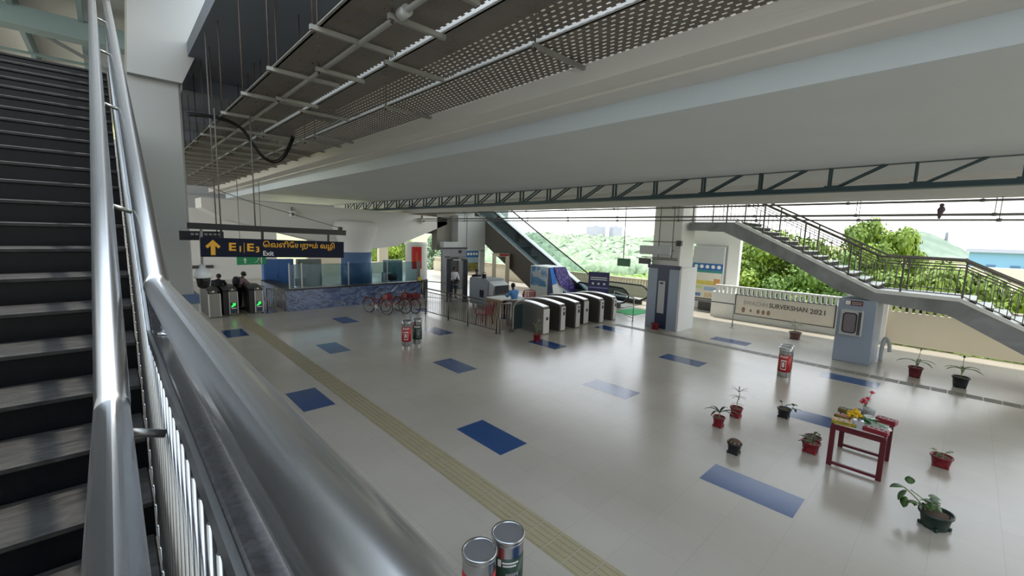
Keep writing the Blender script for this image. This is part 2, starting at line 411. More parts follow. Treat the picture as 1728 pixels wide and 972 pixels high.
# light roof over the stair head with deep ribs and a cross beam
g = MB(); g.box(-16, 1.55, 8.8, 44, 8.95, 9.05); struct('roof_sheets', g, mat('pale_roof_sheet', 'e9e4da', .6, var=.04, scale=.5))
g = MB()
for i in range(14): x = -14+i*1.15; g.box(x, x+0.10, 8.8, 44, 8.45, 8.95)
g.box(-16, 1.5, 15.6, 16.1, 8.05, 8.5); g.box(-16, 1.5, 19.4, 19.46, 8.38, 8.45)
struct('roof_ribs', g, M['rib'] if 'rib' in M else M.setdefault('rib', mat('grey_green_rib', '7f928e', .5, var=.06)))
g = MB(); g.tube([(-4, 11.0, 8.35), (0.4, 19.5, 8.35)], 0.05, 8); struct('roof_brace', g, M['stain'])

# ------------------------------------------------------------------ left staircase and its railing
SL = 0.507; TR, RI = 0.3157, 0.16
NY0, NZ0 = 2.216, 2.459
def nose(y): return NZ0+(y-NY0)*SL
def sx_(y, x0): return x0+0.0105*(y-1.5)           # the flight drifts a touch to the right
st = thing('staircase', 'steep black granite staircase with worn grey treads climbing at the left edge of the photo', 'stairs', (-1.2, 0.4, 0))
for n in range(-4, 21):
    y = NY0+n*TR; z = NZ0+n*RI
    if n == -4: continue
    b = MB(); b.box(-3.05, sx_(y, 0.055), y+0.012, y+TR+0.03, z-RI-0.02, z-0.03, 0)
    o = b.build('step', M['granite'], st, (-1.2, 0.4, 0))
    b = MB(); b.cbox(-3.05, sx_(y, 0.055), y-0.014, y+TR+0.01, z-0.03, z, 0.006)
    b.build('tread', M['tread'], o, (-1.2, 0.4, 0))
b = MB(); yl = NY0-3*TR; zl = NZ0-4*RI; b.box(-3.05, 0.055, -3.0, yl+0.02, zl-0.2, zl); b.build('landing', M['tread'], st, (-1.2, 0.4, 0))
b = MB(); ye = NY0+21*TR; ze = NZ0+20*RI; b.box(-3.05, 0.12, ye, ye+5, ze-0.25, ze); b.build('upper_landing', M['granite'], st, (-1.2, 0.4, 0))
b = MB(); b.prism([(yl, zl-0.3), (ye, ze-0.35), (ye, ze-0.1), (yl, zl-0.05)], 'x', -3.05, 0.05); b.build('flight_slab', M['slab'], st, (-1.2, 0.4, 0))

# granite topped parapet following landing and flight
BY, BZ = 2.17, 3.35                                # bend of the main rail
def tx_(y): return 0.124 if y < BY else 0.126+0.0102*(y-BY)
CZ = 3.19
yt = 9.0
par = thing('stair_parapet', 'dark granite parapet beside the stair, under the thick steel top tube', 'parapet', (0.13, 1, 0))
pw = MB(); pw.prism([(-3.0, 0.6), (BY, 1.7), (BY, CZ-0.05), (-3.0, CZ-0.05)], 'x', 0.112, 0.15)
P = [(BY, 1.7), (yt, CZ+(yt-BY)*SL-1.5), (yt, CZ+(yt-BY)*SL-0.05), (BY, CZ-0.05)]
vs = [(0.112+0.0098*(y-BY), y, z) for y, z in P]+[(0.15+0.0098*(y-BY), y, z) for y, z in P]
pw.add(vs, [(0, 1, 2, 3), (7, 6, 5, 4), (0, 4, 5, 1), (1, 5, 6, 2), (2, 6, 7, 3), (3, 7, 4, 0)])
pw.build('parapet_wall', M['coping'], par, (0.13, 1, 0))
b = MB()
vs = []
for y, z in ((-3.0, CZ), (BY-0.03, CZ), (yt, CZ+(yt-BY)*SL)):
    dx = 0.0098*max(0, y-BY)
    vs += [(0.093+dx, y, z-0.05), (0.093+dx, y, z-0.006), (0.099+dx, y, z), (0.158+dx, y, z), (0.164+dx, y, z-0.006), (0.164+dx, y, z-0.05)]
fs = [(5, 4, 3, 2, 1, 0), (12, 13, 14, 15, 16, 17)]
for r in range(2):
    for i in range(6): fs.append((r*6+i, r*6+(i+1) % 6, r*6+6+(i+1) % 6, r*6+6+i))
b.add(vs, fs)
b.build('coping', M['coping'], par, (0.13, 1, 0))['label'] = 'polished grey granite coping'

# main railing
rw = (0.13, 1.0, CZ)
rl = thing('stair_railing', 'stainless steel railing with a thick top tube, nearest thing in the picture', 'railing', rw)
b = MB(); b.tube([(0.120, -2.6, BZ), (0.124, BY-0.02, BZ)], 0.041, 28)
b.tube([(0.124, BY-0.03, BZ-0.004), (0.126, BY+0.03, BZ+0.015), (tx_(8.9), 8.9, BZ+(8.9-BY)*SL)], 0.041, 28)
b.sphere((0.124, BY-0.01, BZ), 0.0415, nu=24, nv=14)
b.build('top_rail', M['steel'], rl, rw)
for y in (-0.9, 2.02):
    b = MB(); b.tube([(0.133, y, CZ), (0.133, y, BZ-0.02)], 0.017, 12); b.lathe([(0.030, 0), (0.028, 0.006), (0.018, 0.010)], (0.133, y, CZ), 16)
    b.build('post', M['steel'], rl, rw)
for k in range(4):
    y = 3.4+k*1.3
    b = MB(); b.tube([(tx_(y)+.005, y, CZ+(y-BY)*SL-0.01), (tx_(y)+.002, y, BZ+(y-BY)*SL-0.02)], 0.017, 12); b.build('post', M['steel'], rl, rw)
# sloping bottom bar and vertical balusters on the stair side
def bx_(y): return 0.067+0.0125*(y-1.87)
def bz_(y): return nose(y)+0.04
b = MB(); b.bar((bx_(0.3), 0.3, bz_(0.3)), (bx_(8.8), 8.8, bz_(8.8)), 0.010, 0.025)
b.build('bottom_bar', M['steel'], rl, rw)
def uz_(y): return CZ-0.06 if y < BY-0.03 else CZ-0.06+(y-BY+0.03)*SL
def ux_(y): return 0.088+0.0098*max(0, y-BY)
b = MB(); b.bar((0.088, -2.6, CZ-0.025), (0.088, BY-0.03, CZ-0.025), 0.010, 0.045)
b.bar((0.088, BY-0.03, CZ-0.025), (ux_(8.8), 8.8, CZ-0.025+(8.8-BY+0.03)*SL), 0.010, 0.045)
b.build('upper_bar', M['steel'], rl, rw)
y = 0.35
while y < 8.7:
    b = MB(); b.tube([(bx_(y), y, bz_(y)), (ux_(y), y, uz_(y))], 0.0065, 8); b.sphere((bx_(y)-0.003, y, bz_(y)+0.008), 0.0075, nu=8, nv=5)
    b.build('baluster', M['steel'], rl, rw)
    y += 0.085 if y < 3.6 else (0.13 if y < 5 else 0.24)
# inner handrail on brackets
HY, HZ = 1.55, 3.09
hr = thing('stair_handrail', 'round steel handrail on side brackets, between the treads and the main railing', 'handrail', (-0.026, 1.0, 3.05))
hw = (-0.026, 1.0, 3.05)
b = MB(); b.tube([(-0.024, -2.4, HZ), (-0.026, HY-0.02, HZ)], 0.0375, 28)
b.tube([(-0.026, HY-0.03, HZ-0.004), (-0.024, HY+0.03, HZ+0.015), (0.045, 8.4, HZ+(8.4-HY)*SL)], 0.0375, 28)
b.sphere((-0.026, HY-0.012, HZ), 0.038, nu=24, nv=14)
b.build('handrail_tube', M['steel'], hr, hw)
for y in (0.2, 1.42, 2.75, 4.2, 5.7, 7.2):
    z = HZ if y < HY else HZ+(y-HY)*SL; x = -0.026 if y < HY else -0.026+0.0103*(y-HY)
    b = MB(); b.tube([(x+0.02, y, z-0.02), (bx_(y)+0.01 if y > 2 else 0.075, y, z-0.05)], 0.011, 10)
    b.build('bracket', M['steel_dull'], hr, hw)

# ------------------------------------------------------------------ cable trays on trapeze hangers (z is scaled about the eye height)
ZT = kz(6.0)
def perforated(g, x0, x1, y0, y1, z, mi=0, lip=0.0):
    """tray bed punched with rows of slots: real holes between strips and rungs"""
    L = 0.105; n = int((y1-y0)/L); cols = max(3, int((x1-x0)/0.075)); cw = (x1-x0)/cols
    for c in range(cols):
        xa = x0+c*cw
        g.quad((xa, y0, z), (xa+cw*0.70, y0, z), (xa+cw*0.70, y1, z), (xa, y1, z), mi)
        for k in range(n):
            ya = y0+k*L+(0.05 if c % 2 else 0)
            g.quad((xa+cw*0.70, ya, z), (xa+cw, ya, z), (xa+cw, ya+0.056, z), (xa+cw*0.70, ya+0.056, z), mi)
def tray(name, label, x0, x1, y0, y1, railmat, hi, rail_right=False, punched_to=13.0):
    w = ((x0+x1)/2, (y0+y1)/2, ZT)
    t = thing(name, label, 'cable tray', w, 0, 'cable trays under the slab')
    g = MB()
    if y0 < punched_to: perforated(g, x0+0.02, x1, y0, min(punched_to, y1), ZT+0.02)
    if y1 > punched_to:
        g.box(x0+0.02, x1, max(y0, punched_to), y1, ZT+0.018, ZT+0.024)
    g.build('tray_bed', M['traybed'], t, w)
    g = MB(); g.box(x0-0.012, x0+0.012, y0, y1, ZT, ZT+hi); g.box(x0-0.04, x0+0.012, y0, y1, ZT, ZT+0.012)
    y = y0+0.3
    g.build('side_rail', railmat, t, w)
    yb = 2.1
    while yb < min(y1, 11):
        for i in range(4):
            g = MB(); g.box(x0-0.0145, x0-0.011, yb+i*0.06-0.012, yb+i*0.06+0.012, ZT+hi*0.35, ZT+hi*0.65); g.build('bolt', M['black'], t, w)
        yb += 3.1
    if rail_right:
        g = MB(); g.box(x1-0.012, x1+0.012, y0, y1, ZT, ZT+hi*0.8); g.build('side_rail', railmat, t, w)
    return t
M['traybed'] = mat('rusty_tray_zinc', '7d756b', 0.6, 0.2, var=0.4, scale=1.6)
kx = lambda x: x*K
tray('cable_tray', 'widest cable tray, right beside the pale concrete ledge', kx(4.17), 4.97, -3, 30, M['trayrail'], 0.11)
tray('cable_tray', 'middle cable tray with a bright zinc side rail', kx(3.17), kx(4.1), -3, 30, M['trayrail'], 0.12)
tray('cable_tray', 'narrow dark cable tray farthest from the pale ledge, thin left rim', kx(2.03), kx(3.1), 3.0, 30, M['galv'], 0.03)
# pipe running along the narrow tray
b = MB(); b.tube([(kx(2.53), -2, ZT-0.03), (kx(2.53), 14.5, ZT-0.03)], 0.028, 12)
pp = thing('conduit_pipe', 'pale round conduit clipped under the narrow tray, with one collar', 'pipe', (kx(2.53), 5, ZT-0.05))
b.build('pipe_run', M['galv'], pp, (kx(2.53), 5, ZT-0.05))
b = MB(); b.tube([(kx(2.53), 3.92, ZT-0.03), (kx(2.53), 4.06, ZT-0.03)], 0.055, 14); b.build('collar', M['trayrail'], pp, (kx(2.53), 5, ZT-0.05))
# trapeze hangers: one channel and its threaded rods each
def hanger(label, x0, x1, y, rods, group, top=7.3, dz=0.0):
    w = (x0, y, ZT-0.04+dz)
    t = thing('trapeze_hanger', label, 'hanger', w, 0, group)
    b = MB(); b.box(x0-0.04, x1, y-0.022, y+0.022, ZT-0.055+dz, ZT-0.005+dz); b.build('channel', M['galv'], t, w)
    for rx in rods:
        b = MB(); b.tube([(rx, y, ZT-0.09+dz), (rx, y, top)], 0.010, 6); b.lathe([(0.02, 0), (0.02, 0.02)], (rx, y, ZT-0.08+dz), 6)
        b.build('rod', M['rust'], t, w)
M['rust'] = mat('rusty_rod', '5b4a42', 0.7, 0.3, var=0.3, scale=12)
GA, GB, GC, GD = 'hangers under the wide tray', 'hangers under the middle tray', 'hangers under the narrow tray', 'distant close-set hangers'
ordn = ['nearest', 'second', 'third', 'fourth', 'fifth', 'sixth', 'seventh', 'eighth']
for i, y in enumerate((0.35, 4.07, 8.11, 12.06)):
    hanger('%s steel channel hanger under the wide tray by the ledge' % ordn[i], kx(4.2)-0.06, 4.95, kx(y), [kx(4.2)-0.075], GA)
for i, y in enumerate((2.2, 6.0, 9.7, 13.3)):
    hanger('%s steel channel hanger under the middle tray' % ordn[i], kx(3.12)-0.04, kx(4.1)-0.06, kx(y), [kx(3.12)-0.05], GB)
for i, y in enumerate((3.8, 5.66, 7.56, 9.3, 11.2)):
    hanger('%s long channel hanger under the narrow dark tray' % ordn[i], kx(2.0)-0.04, kx(3.08)-0.08, kx(y), [kx(2.0)-0.05], GC)
for i, y in enumerate((4.66, 6.93, 9.02)):
    hanger('%s short channel hanger starting at the conduit' % ordn[i], kx(2.45), kx(3.15), kx(y), [kx(2.45)], 'short hangers by the conduit', dz=-0.03)
for i in range(14):
    y = 11.4+i*1.15
    hanger('one of the close-set brown channels with rods far down the tray run', 1.75, 4.9, y, [1.8, 2.75, 3.65], GD)
# loose black cable bundle looping under the trays
b = MB()
pts = [(1.2, 10.2, 5.62), (1.7, 10.4, 5.68), (2.1, 10.6, 5.62), (2.3, 10.6, 5.35), (2.5, 10.6, 5.08), (2.75, 10.7, 5.0), (2.95, 10.8, 5.12), (3.1, 10.9, 5.35), (3.25, 11.0, 5.66)]
def smooth(pts, n=6):
    P = [V3(p) for p in pts]; out = []
    for i in range(len(P)-1):
        p0, p1, p2, p3 = P[max(0, i-1)], P[i], P[i+1], P[min(len(P)-1, i+2)]
        for k in range(n):
            t = k/n; out.append(0.5*((2*p1)+(p2-p0)*t+(2*p0-5*p1+4*p2-p3)*t*t+(3*p1-p0-3*p2+p3)*t*t*t))
    return out+[P[-1]]
for k in range(3): b.tube([p+V3((0.02*k, 0.03*math.sin(k*2), 0.025*math.cos(k*2.2))) for p in smooth(pts)], 0.014, 8)
tag(b.build('cable_bundle', M['rubber'], None, (2.1, 10.6, 5.3)), 'loose black cable bundle sagging in a loop below the trays', 'cable')

# ------------------------------------------------------------------ lattice truss along the right edge of the soffit
TX = 11.78; TB, TT = CAMZ+0.095*TX+0.03, CAMZ+0.139*TX
w = (TX, 8, TB)
tr = thing('lattice_truss', 'long teal steel lattice girder under the edge of the big soffit', 'truss', w)
b = MB(); b.box(TX-0.11, TX+0.12, -10, 31, TB-0.05, TB+0.05); b.box(TX-0.13, TX+0.14, -10, 31, TB-0.055, TB-0.04); b.build('bottom_chord', M['truss'], tr, w)
b = MB(); b.box(TX-0.11, TX+0.12, -10, 31, TT-0.03, TT+0.04); b.build('top_chord', M['truss'], tr, w)
PN = 1.40; y = 0.905-PN*4
while y < 30:
    for dx, dy in ((-0.075, 0.0), (0.085, 0.0)):
        b = MB(); b.bar((TX+dx, y+dy, TB), (TX+dx, y+dy, TT), 0.04, 0.055, up=(1, 0, 0)); b.build('vertical', M['truss'], tr, w)
        b = MB(); b.bar((TX+dx, y+dy-0.06, TB), (TX+dx, y+dy-0.98, TT), 0.035, 0.05, up=(1, 0, 0)); b.build('diagonal', M['truss'], tr, w)
    b = MB(); b.box(TX-0.1, TX+0.11, y-0.16, y+0.08, TB-0.05, TB+0.075); b.build('gusset', M['truss'], tr, w)
    y += PN

# three service pipes below the girder, and a bird
PX = 13.5
for lab, rat, r in (('lowest of the three grey conduits slung across the open side', 0.0405, 0.022), ('middle one of the three grey conduits across the open side', 0.049, 0.03), ('topmost of the three grey conduits across the open side', 0.071, 0.028)):
    PX = {0.0405: 13.5, 0.049: 13.58, 0.071: 13.66}[rat]; z = CAMZ+rat*PX; w = (PX, 8, z)
    t = thing('service_pipe', lab, 'pipe', w, 0, 'conduits across the open side')
    b = MB(); b.tube([(PX, -4, z), (PX, 24, z)], r, 10); b.build('pipe_run', M['conduit'], t, w)
    for i in range(11):
        y = -3+i*2.3+rat*9
        b = MB(); b.tube([(PX, y, z), (PX, y, 4.63)], 0.008, 6); b.lathe([(0.04, -0.035), (0.04, 0.035)], (PX, y, z), 8); b.build('hanger_clip', M['conduit'], t, w)

# ------------------------------------------------------------------ fare gates on the right, queue fence, counter
M['gate_side'] = mat('gate_grey_side', '5b5752', 0.4, 0.3, var=0.08, scale=2)
M['gate_top'] = mat('gate_silver_top', 'c3c3c0', 0.3, 0.6, var=0.06, scale=3)
M['gate_front'] = mat('gate_pale_front', 'd2d0cb', 0.35, 0.2, var=0.05, scale=3)
def arch_profile(L, h, front=0.90):
    """side outline of a fare gate: long cabinet with a bowed top, (y, z)"""
    P = [(0, 0), (0, front)]
    for i in range(13):
        t = i/12; P.append((0.03+t*(L-0.06), front+0.05+(h-front-0.05)*math.sin(PI*(0.08+0.84*t))))
    P += [(L, front), (L, 0)]
    return P
def fare_gate(label, x, y, kind, group, L=1.95, h=1.08, wd=0.32, rz=0.0):
    t = thing('fare_gate', label, 'ticket gate', (x, y, 0), rz, group)
    g = MB(); g.prism(arch_profile(L, h), 'x', 0.0, wd); g.build('cabinet', M['gate_side'], t)
    g = MB(); P = [(yy, zz) for yy, zz in arch_profile(L, h)[2:-2]]
    for i in range(len(P)-1):
        a, b = P[i], P[i+1]
        g.add([(0.02, a[0], a[1]+0.002), (wd-0.02, a[0], a[1]+0.002), (wd-0.02, b[0], b[1]+0.002), (0.02, b[0], b[1]+0.002),
               (0.02, a[0], a[1]+0.03), (wd-0.02, a[0], a[1]+0.03), (wd-0.02, b[0], b[1]+0.03), (0.02, b[0], b[1]+0.03)],
              [(4,5,6,7), (0,4,7,3), (1,2,6,5), (0,1,5,4), (3,7,6,2)])
    g.build('top_cover', M['gate_top'], t)
    inset = {'plain': 0.0, 'strip': 0.06, 'narrow': 0.1}[kind]
    g = MB(); g.cbox(inset, wd-0.01, -0.03, 0.0, 0.03, 0.92, 0.008); fp = g.build('front_panel', M['gate_front'], t)
    g = MB(); g.cbox(wd/2-0.03+inset/2, wd/2+0.06+inset/2, -0.045, -0.03, 0.52 if kind == 'plain' else 0.60, 0.63 if kind == 'plain' else 0.72, 0.004)
    g.build('card_reader', M['black'], fp)
    if kind != 'plain':
        g = MB(); g.cbox(wd/2-0.04+inset/2, wd/2+0.07+inset/2, -0.04, -0.03, 0.80, 0.85, 0.003); g.build('display', M['black'], fp)
        g = MB(); g.cbox(wd/2-0.04+inset/2, wd/2+0.07+inset/2, -0.038, -0.03, 0.735, 0.75, 0.002); g.build('ticket_slot', M['dgrey'], fp)
    for yy in (0.75, 1.15):
        g = MB(); g.prism([(yy, 0.28), (yy+0.07, 0.26), (yy+0.09, 0.86), (yy, 0.9)], 'x', wd, wd+0.035); g.build('flap', M['red_flap'], t)
    g = MB(); g.box(0.02, wd-0.02, 0.02, L-0.02, -0.001, 0.06); g.build('plinth', M['black'], t)
    return t
M['red_flap'] = mat('dull_red_flap', '6d2f2c', 0.35, var=0.1)
GG = 'fare gates on the right'
for x, k, lab in ((11.13, 'plain', 'grey fare gate with a plain pale front, beside the queue railing'),
                  (12.03, 'strip', 'grey fare gate, second from the queue railing'),
                  (12.92, 'strip', 'grey fare gate, third from the queue railing'),
                  (13.80, 'plain', 'grey fare gate with a plain front, fourth from the queue railing'),
                  (14.50, 'strip', 'grey fare gate, next to last towards the clad column'),
                  (15.42, 'narrow', 'grey fare gate nearest the clad column, slim pale front')):
    fare_gate(lab, x, 10.15 if x != 13.80 else 10.4, k, GG)

# left fare gates, facing the camera with green arrow screens
M['green_lit'] = mat('green_arrow_light', '27c845', 0.4, var=0.0, emit=1.6)
M['gate_ribbed'] = mat('ribbed_gate_front', '8e8d87', 0.4, 0.3, var=0.2, scale=60, stretch=(1, 0.01, 0.01))
def exit_gate(label, x, y, lit, wd, cut):
    t = thing('exit_gate', label, 'ticket gate', (x, y, 0), 0, 'exit gates under the sign')
    L = 2.0
    g = MB(); g.prism(arch_profile(L, 1.12, 0.94), 'x', -0.18 if lit else 0.0, wd); g.build('cabinet', M['black'], t)
    g = MB(); g.cbox(-0.005, wd, -0.05, 0.0, 0.02, 0.95, 0.01); fp = g.build('front_panel', M['gate_ribbed'], t)
    for xx in (0.0, wd-0.03):
        g = MB(); g.cbox(xx, xx+0.03, -0.065, -0.05, 0.05, 0.93, 0.004); g.build('edge_strip', M['gate_front'], fp)
    g = MB(); g.sphere((wd*0.45, 0.02, 1.0), 0.10, (1.3, 0.9, 0.75)); g.build('sensor_dome', M['gate_side'], t)
    g = MB(); g.sphere((wd*0.42, -0.06, 1.03), 0.035, (1.2, 0.6, 0.9)); g.build('lens', M['cyanwhite'], t)
    if lit:
        g = MB(); g.cbox(0.05, wd-0.05, -0.062, -0.05, 0.06, 0.5, 0.004); sc = g.build('screen', M['navy'], fp)
        g = MB(); cx, cz = wd/2-0.005, 0.38
        g.prism([(cx-0.10, cz-0.05), (cx-0.03, cz-0.06), (cx+0.03, cz), (cx+0.06, cz-0.02), (cx+0.075, cz+0.10), (cx-0.04, cz+0.09), (cx-0.01, cz+0.05)], 'y', -0.066, -0.062)
        g.build('arrow_light', M['green_lit'], sc)
        g = MB(); g.box(cx-0.08, cx+0.09, -0.066, -0.062, cz-0.13, cz-0.09); g.build('text_bar', M['cyanwhite'], sc)
    return t
exit_gate('grey exit gate with no light, behind the hanging camera dome', 2.62, 19.8, False, 0.40, 0)
exit_gate('dark exit gate with a lit green arrow, middle of the three', 3.33, 20.1, True, 0.32, 0)
exit_gate('dark exit gate with a lit green arrow, next to the blue counter', 4.22, 20.0, True, 0.31, 0)

# barred side railing closing the gap to the counter
def bar_railing(name, label, pts, h, m, step=0.11, postr=0.024, group=None, posts=True, low=0.12, mid=None):
    """post and bar railing along a polyline on the floor"""
    w = V3(pts[0]); t = thing(name, label, 'railing', w, 0, group)
    up = V3((0, 0, 1))
    for i in range(len(pts)-1):
        a, b = V3(pts[i]), V3(pts[i+1]); d = b-a; n = max(1, int(d.length/step))
        g = MB(); g.tube([a+up*h, b+up*h], postr, 10); g.build('top_rail', m, t, w)
        g = MB(); g.tube([a+up*low, b+up*low], postr*0.7, 8); g.build('bottom_rail', m, t, w)
        if mid: g = MB(); g.tube([a+up*mid, b+up*mid], postr*0.7, 8); g.build('mid_rail', m, t, w)
        for k in range(1, n):
            p = a+d*(k/n); g = MB(); g.tube([p+up*low, p+up*(mid or h)], postr*0.36, 6); g.build('bar', m, t, w)
    for p in pts if posts else []:
        p = V3(p); g = MB(); g.tube([p, p+up*h], postr*1.05, 10); g.lathe([(postr*2.6, 0), (postr*2.5, 0.012), (postr*1.1, 0.02)], p, 14); g.build('post', m, t, w)
    return t
bar_railing('side_railing', 'short steel bar railing between the exit gates and the blue counter', [(4.75, 20.3, 0), (5.28, 19.7, 0)], 0.95, M['steel_dull'], 0.09, 0.02)
bar_railing('queue_railing', 'long dark steel queue railing with vertical bars, in front of the scanner', [(9.85, 15.9, 0), (9.86, 14.2, 0), (9.9, 12.95, 0), (9.93, 11.3, 0)], 1.12, M['dark_steel'], 0.125, 0.026, mid=0.98)
bar_railing('queue_railing', 'short bright queue railing turning the corner by the first fare gate', [(10.02, 11.22, 0), (10.45, 11.12, 0)], 1.08, M['steel_dull'], 0.09, 0.026)
# bent tube barrier with a pane beside the first gate
w = (10.6, 11.1, 0)
t = thing('barrier_frame', 'bent steel tube barrier with a grey glass pane beside the first fare gate', 'barrier', w)
g = MB(); g.tube(smooth([(10.55, 11.1, 0), (10.55, 11.1, 0.8), (10.6, 11.1, 1.0), (10.75, 11.12, 1.1), (11.1, 11.2, 1.14), (11.2, 11.22, 1.05), (11.22, 11.22, 0)], 5), 0.028, 10)
g.build('tube_frame', M['steel_dull'], t, w)
g = MB(); g.add([(10.62, 11.11, 0.08), (11.14, 11.2, 0.08), (11.14, 11.2, 1.0), (10.62, 11.11, 0.98), (10.62, 11.12, 0.08), (11.14, 11.21, 0.08), (11.14, 11.21, 1.0), (10.62, 11.12, 0.98)],
    [(0,1,2,3), (7,6,5,4), (0,4,5,1), (3,2,6,7), (0,3,7,4), (1,5,6,2)]); g.build('pane', M['glass_tint'], t, w)
bar_railing('guide_railing', 'low steel guide rail behind the queue railing, by the grey portal', [(11.95, 19.6, 0), (12.6, 18.1, 0), (12.5, 17.0, 0)], 0.95, M['steel_dull'], 3.0, 0.022)

# blue marble service counter with glass screens
M['bmarble'] = ramp_mat('blue_marble', [(0.28, '343d55'), (0.42, '56668a'), (0.52, '7c8cab'), (0.58, '434f6b'), (0.70, 'b9c3d0')], 0.9, rough=0.2, detail=8, distort=2.2, stretch=(1, 1, 2.2))
CX0, CX1, CY = 5.36, 11.85, 19.6
w = (8.5, CY, 0)
ct = thing('service_counter', 'long blue marble service counter with a black top', 'counter', w)
g = MB(); g.box(CX0, CX1, CY, CY+0.35, 0, 0.90); g.box(CX0, CX0+0.35, CY+0.35, CY+4.2, 0, 0.90); g.build('counter_front', M['bmarble'], ct, w)
g = MB(); g.cbox(CX0-0.05, CX1+0.05, CY-0.06, CY+0.5, 0.90, 0.95, 0.01); g.cbox(CX0-0.05, CX0+0.5, CY+0.5, CY+4.2, 0.90, 0.95, 0.01); g.build('worktop', M['black'], ct, w)
xs = [5.5, 6.0, 8.05, 10.0, 11.7]
for i, x in enumerate(xs):
    g = MB(); g.cbox(x-0.025, x+0.025, CY+0.10, CY+0.14, 0.95, 2.05 if i != 4 else 1.9, 0.005); g.build('glass_post', M['steel_dull'], ct, w)
for a, b in zip(xs[:-1], xs[1:]):
    g = MB(); g.box(a+0.03, b-0.03, CY+0.115, CY+0.125, 0.98, 1.98); g.build('glass_screen', M['glass_tint'], ct, w)
# things behind the counter
def monitor(label, x, y, z, rz, m='black'):
    t = thing('monitor', label, 'monitor', (x, y, z), rz, 'screens behind the counter')
    g = MB(); g.cbox(-0.28, 0.28, -0.02, 0.03, 0.12, 0.48, 0.01); g.build('screen', M[m], t)
    g = MB(); g.box(-0.03, 0.03, 0.0, 0.03, 0.02, 0.2); g.cbox(-0.12, 0.12, -0.09, 0.09, 0.0, 0.02, 0.005); g.build('stand', M['black'], t)
g = MB(); g.cbox(5.95, 11.5, 20.9, 21.6, 0.70, 0.75, 0.01)
dk = thing('desk', 'long dark work desk behind the counter glass', 'desk', (8, 21.2, 0)); g.build('desk_top', M['dgrey'], dk, (8, 21.2, 0))
for x in (6.0, 7.8, 9.6, 11.4):
    g = MB(); g.box(x-0.04, x+0.04, 20.95, 21.55, 0, 0.7); g.build('leg', M['dgrey'], dk, (8, 21.2, 0))
monitor('black screen at the left end behind the counter glass', 6.4, 21.2, 0.75, 0.3); monitor('black screen right of the far pier behind the counter', 11.0, 21.2, 0.75, -0.3)
w = (11.3, 22.2, 0)
t = thing('office_chair', 'grey draped office chair behind the counter glass', 'chair', w)
g = MB(); g.cbox(-0.26, 0.26, -0.26, 0.26, 0.42, 0.52, 0.04); g.build('seat', M['lgrey'], t)
g = MB(); g.cbox(-0.25, 0.25, 0.2, 0.3, 0.55, 1.2, 0.04); g.build('backrest', M['lgrey'], t)
g = MB(); g.tube([(0, 0, 0.08), (0, 0, 0.43)], 0.03, 10); g.build('stem', M['black'], t)
for k in range(5):
    a = k*2*PI/5; g = MB(); g.bar((0, 0, 0.08), (0.28*math.cos(a), 0.28*math.sin(a), 0.06), 0.04, 0.04); g.sphere((0.28*math.cos(a), 0.28*math.sin(a), 0.03), 0.03); g.build('leg', M['black'], t)
def cupboard(label, x0, x1, y0, y1, h, m, doors=2):
    w = ((x0+x1)/2, y0, 0); t = thing('cupboard', label, 'cupboard', w)
    g = MB(); g.cbox(x0, x1, y0, y1, 0, h, 0.01); g.build('body', m, t, w)
    dw = (x1-x0)/doors
    for k in range(doors):
        g = MB(); g.cbox(x0+k*dw+0.02, x0+(k+1)*dw-0.02, y0-0.02, y0, 0.06, h-0.04, 0.006); d = g.build('door', m, t, w)
        g = MB(); g.box(x0+(k+1)*dw-0.09, x0+(k+1)*dw-0.07, y0-0.04, y0-0.02, h*0.5, h*0.6); g.build('handle', M['black'], d, w)
M['teal_panel'] = mat('teal_panel', '5b7f80', 0.4, var=0.06)
cupboard('tall blue cupboard left of the counter glass, beyond the bar railing', 5.5, 6.9, 23.9, 24.3, 1.95, mat('cupboard_blue', '3f6aa6', 0.4, var=0.08))
cupboard('dark green cupboard behind the counter, right of the far pier', 12.1, 13.2, 24.0, 24.4, 1.75, M['teal_panel'])
cupboard('grey green cupboard left of the far pier behind the glass', 7.2, 8.4, 24.2, 24.6, 1.9, mat('cupboard_grey', '8b948c', 0.5, var=0.1))
w = (11.86, 19.85, 0)
t = thing('totem_post', 'yellow and white totem post at the right end of the counter', 'post', w)
g = MB(); g.cbox(11.80, 11.92, 19.78, 19.9, 0.15, 2.0, 0.01); g.build('pole', M['conduit'], t, w)
g = MB(); g.cbox(11.76, 11.96, 19.74, 19.79, 0.5, 1.15, 0.006); g.build('yellow_plate', mat('yellow_plate', 'd6c94e', 0.5), t, w)
g = MB(); g.cbox(11.66, 12.06, 19.66, 20.0, 0.0, 0.18, 0.03); g.build('base', M['cyanwhite'], t, w)
g = MB(); g.box(12.1, 12.45, 19.9, 20.3, 0, 0.98); tag(g.build('waste_box', M['dgrey'], None, (12.2, 20, 0)), 'square dark box standing right of the counter end', 'box')

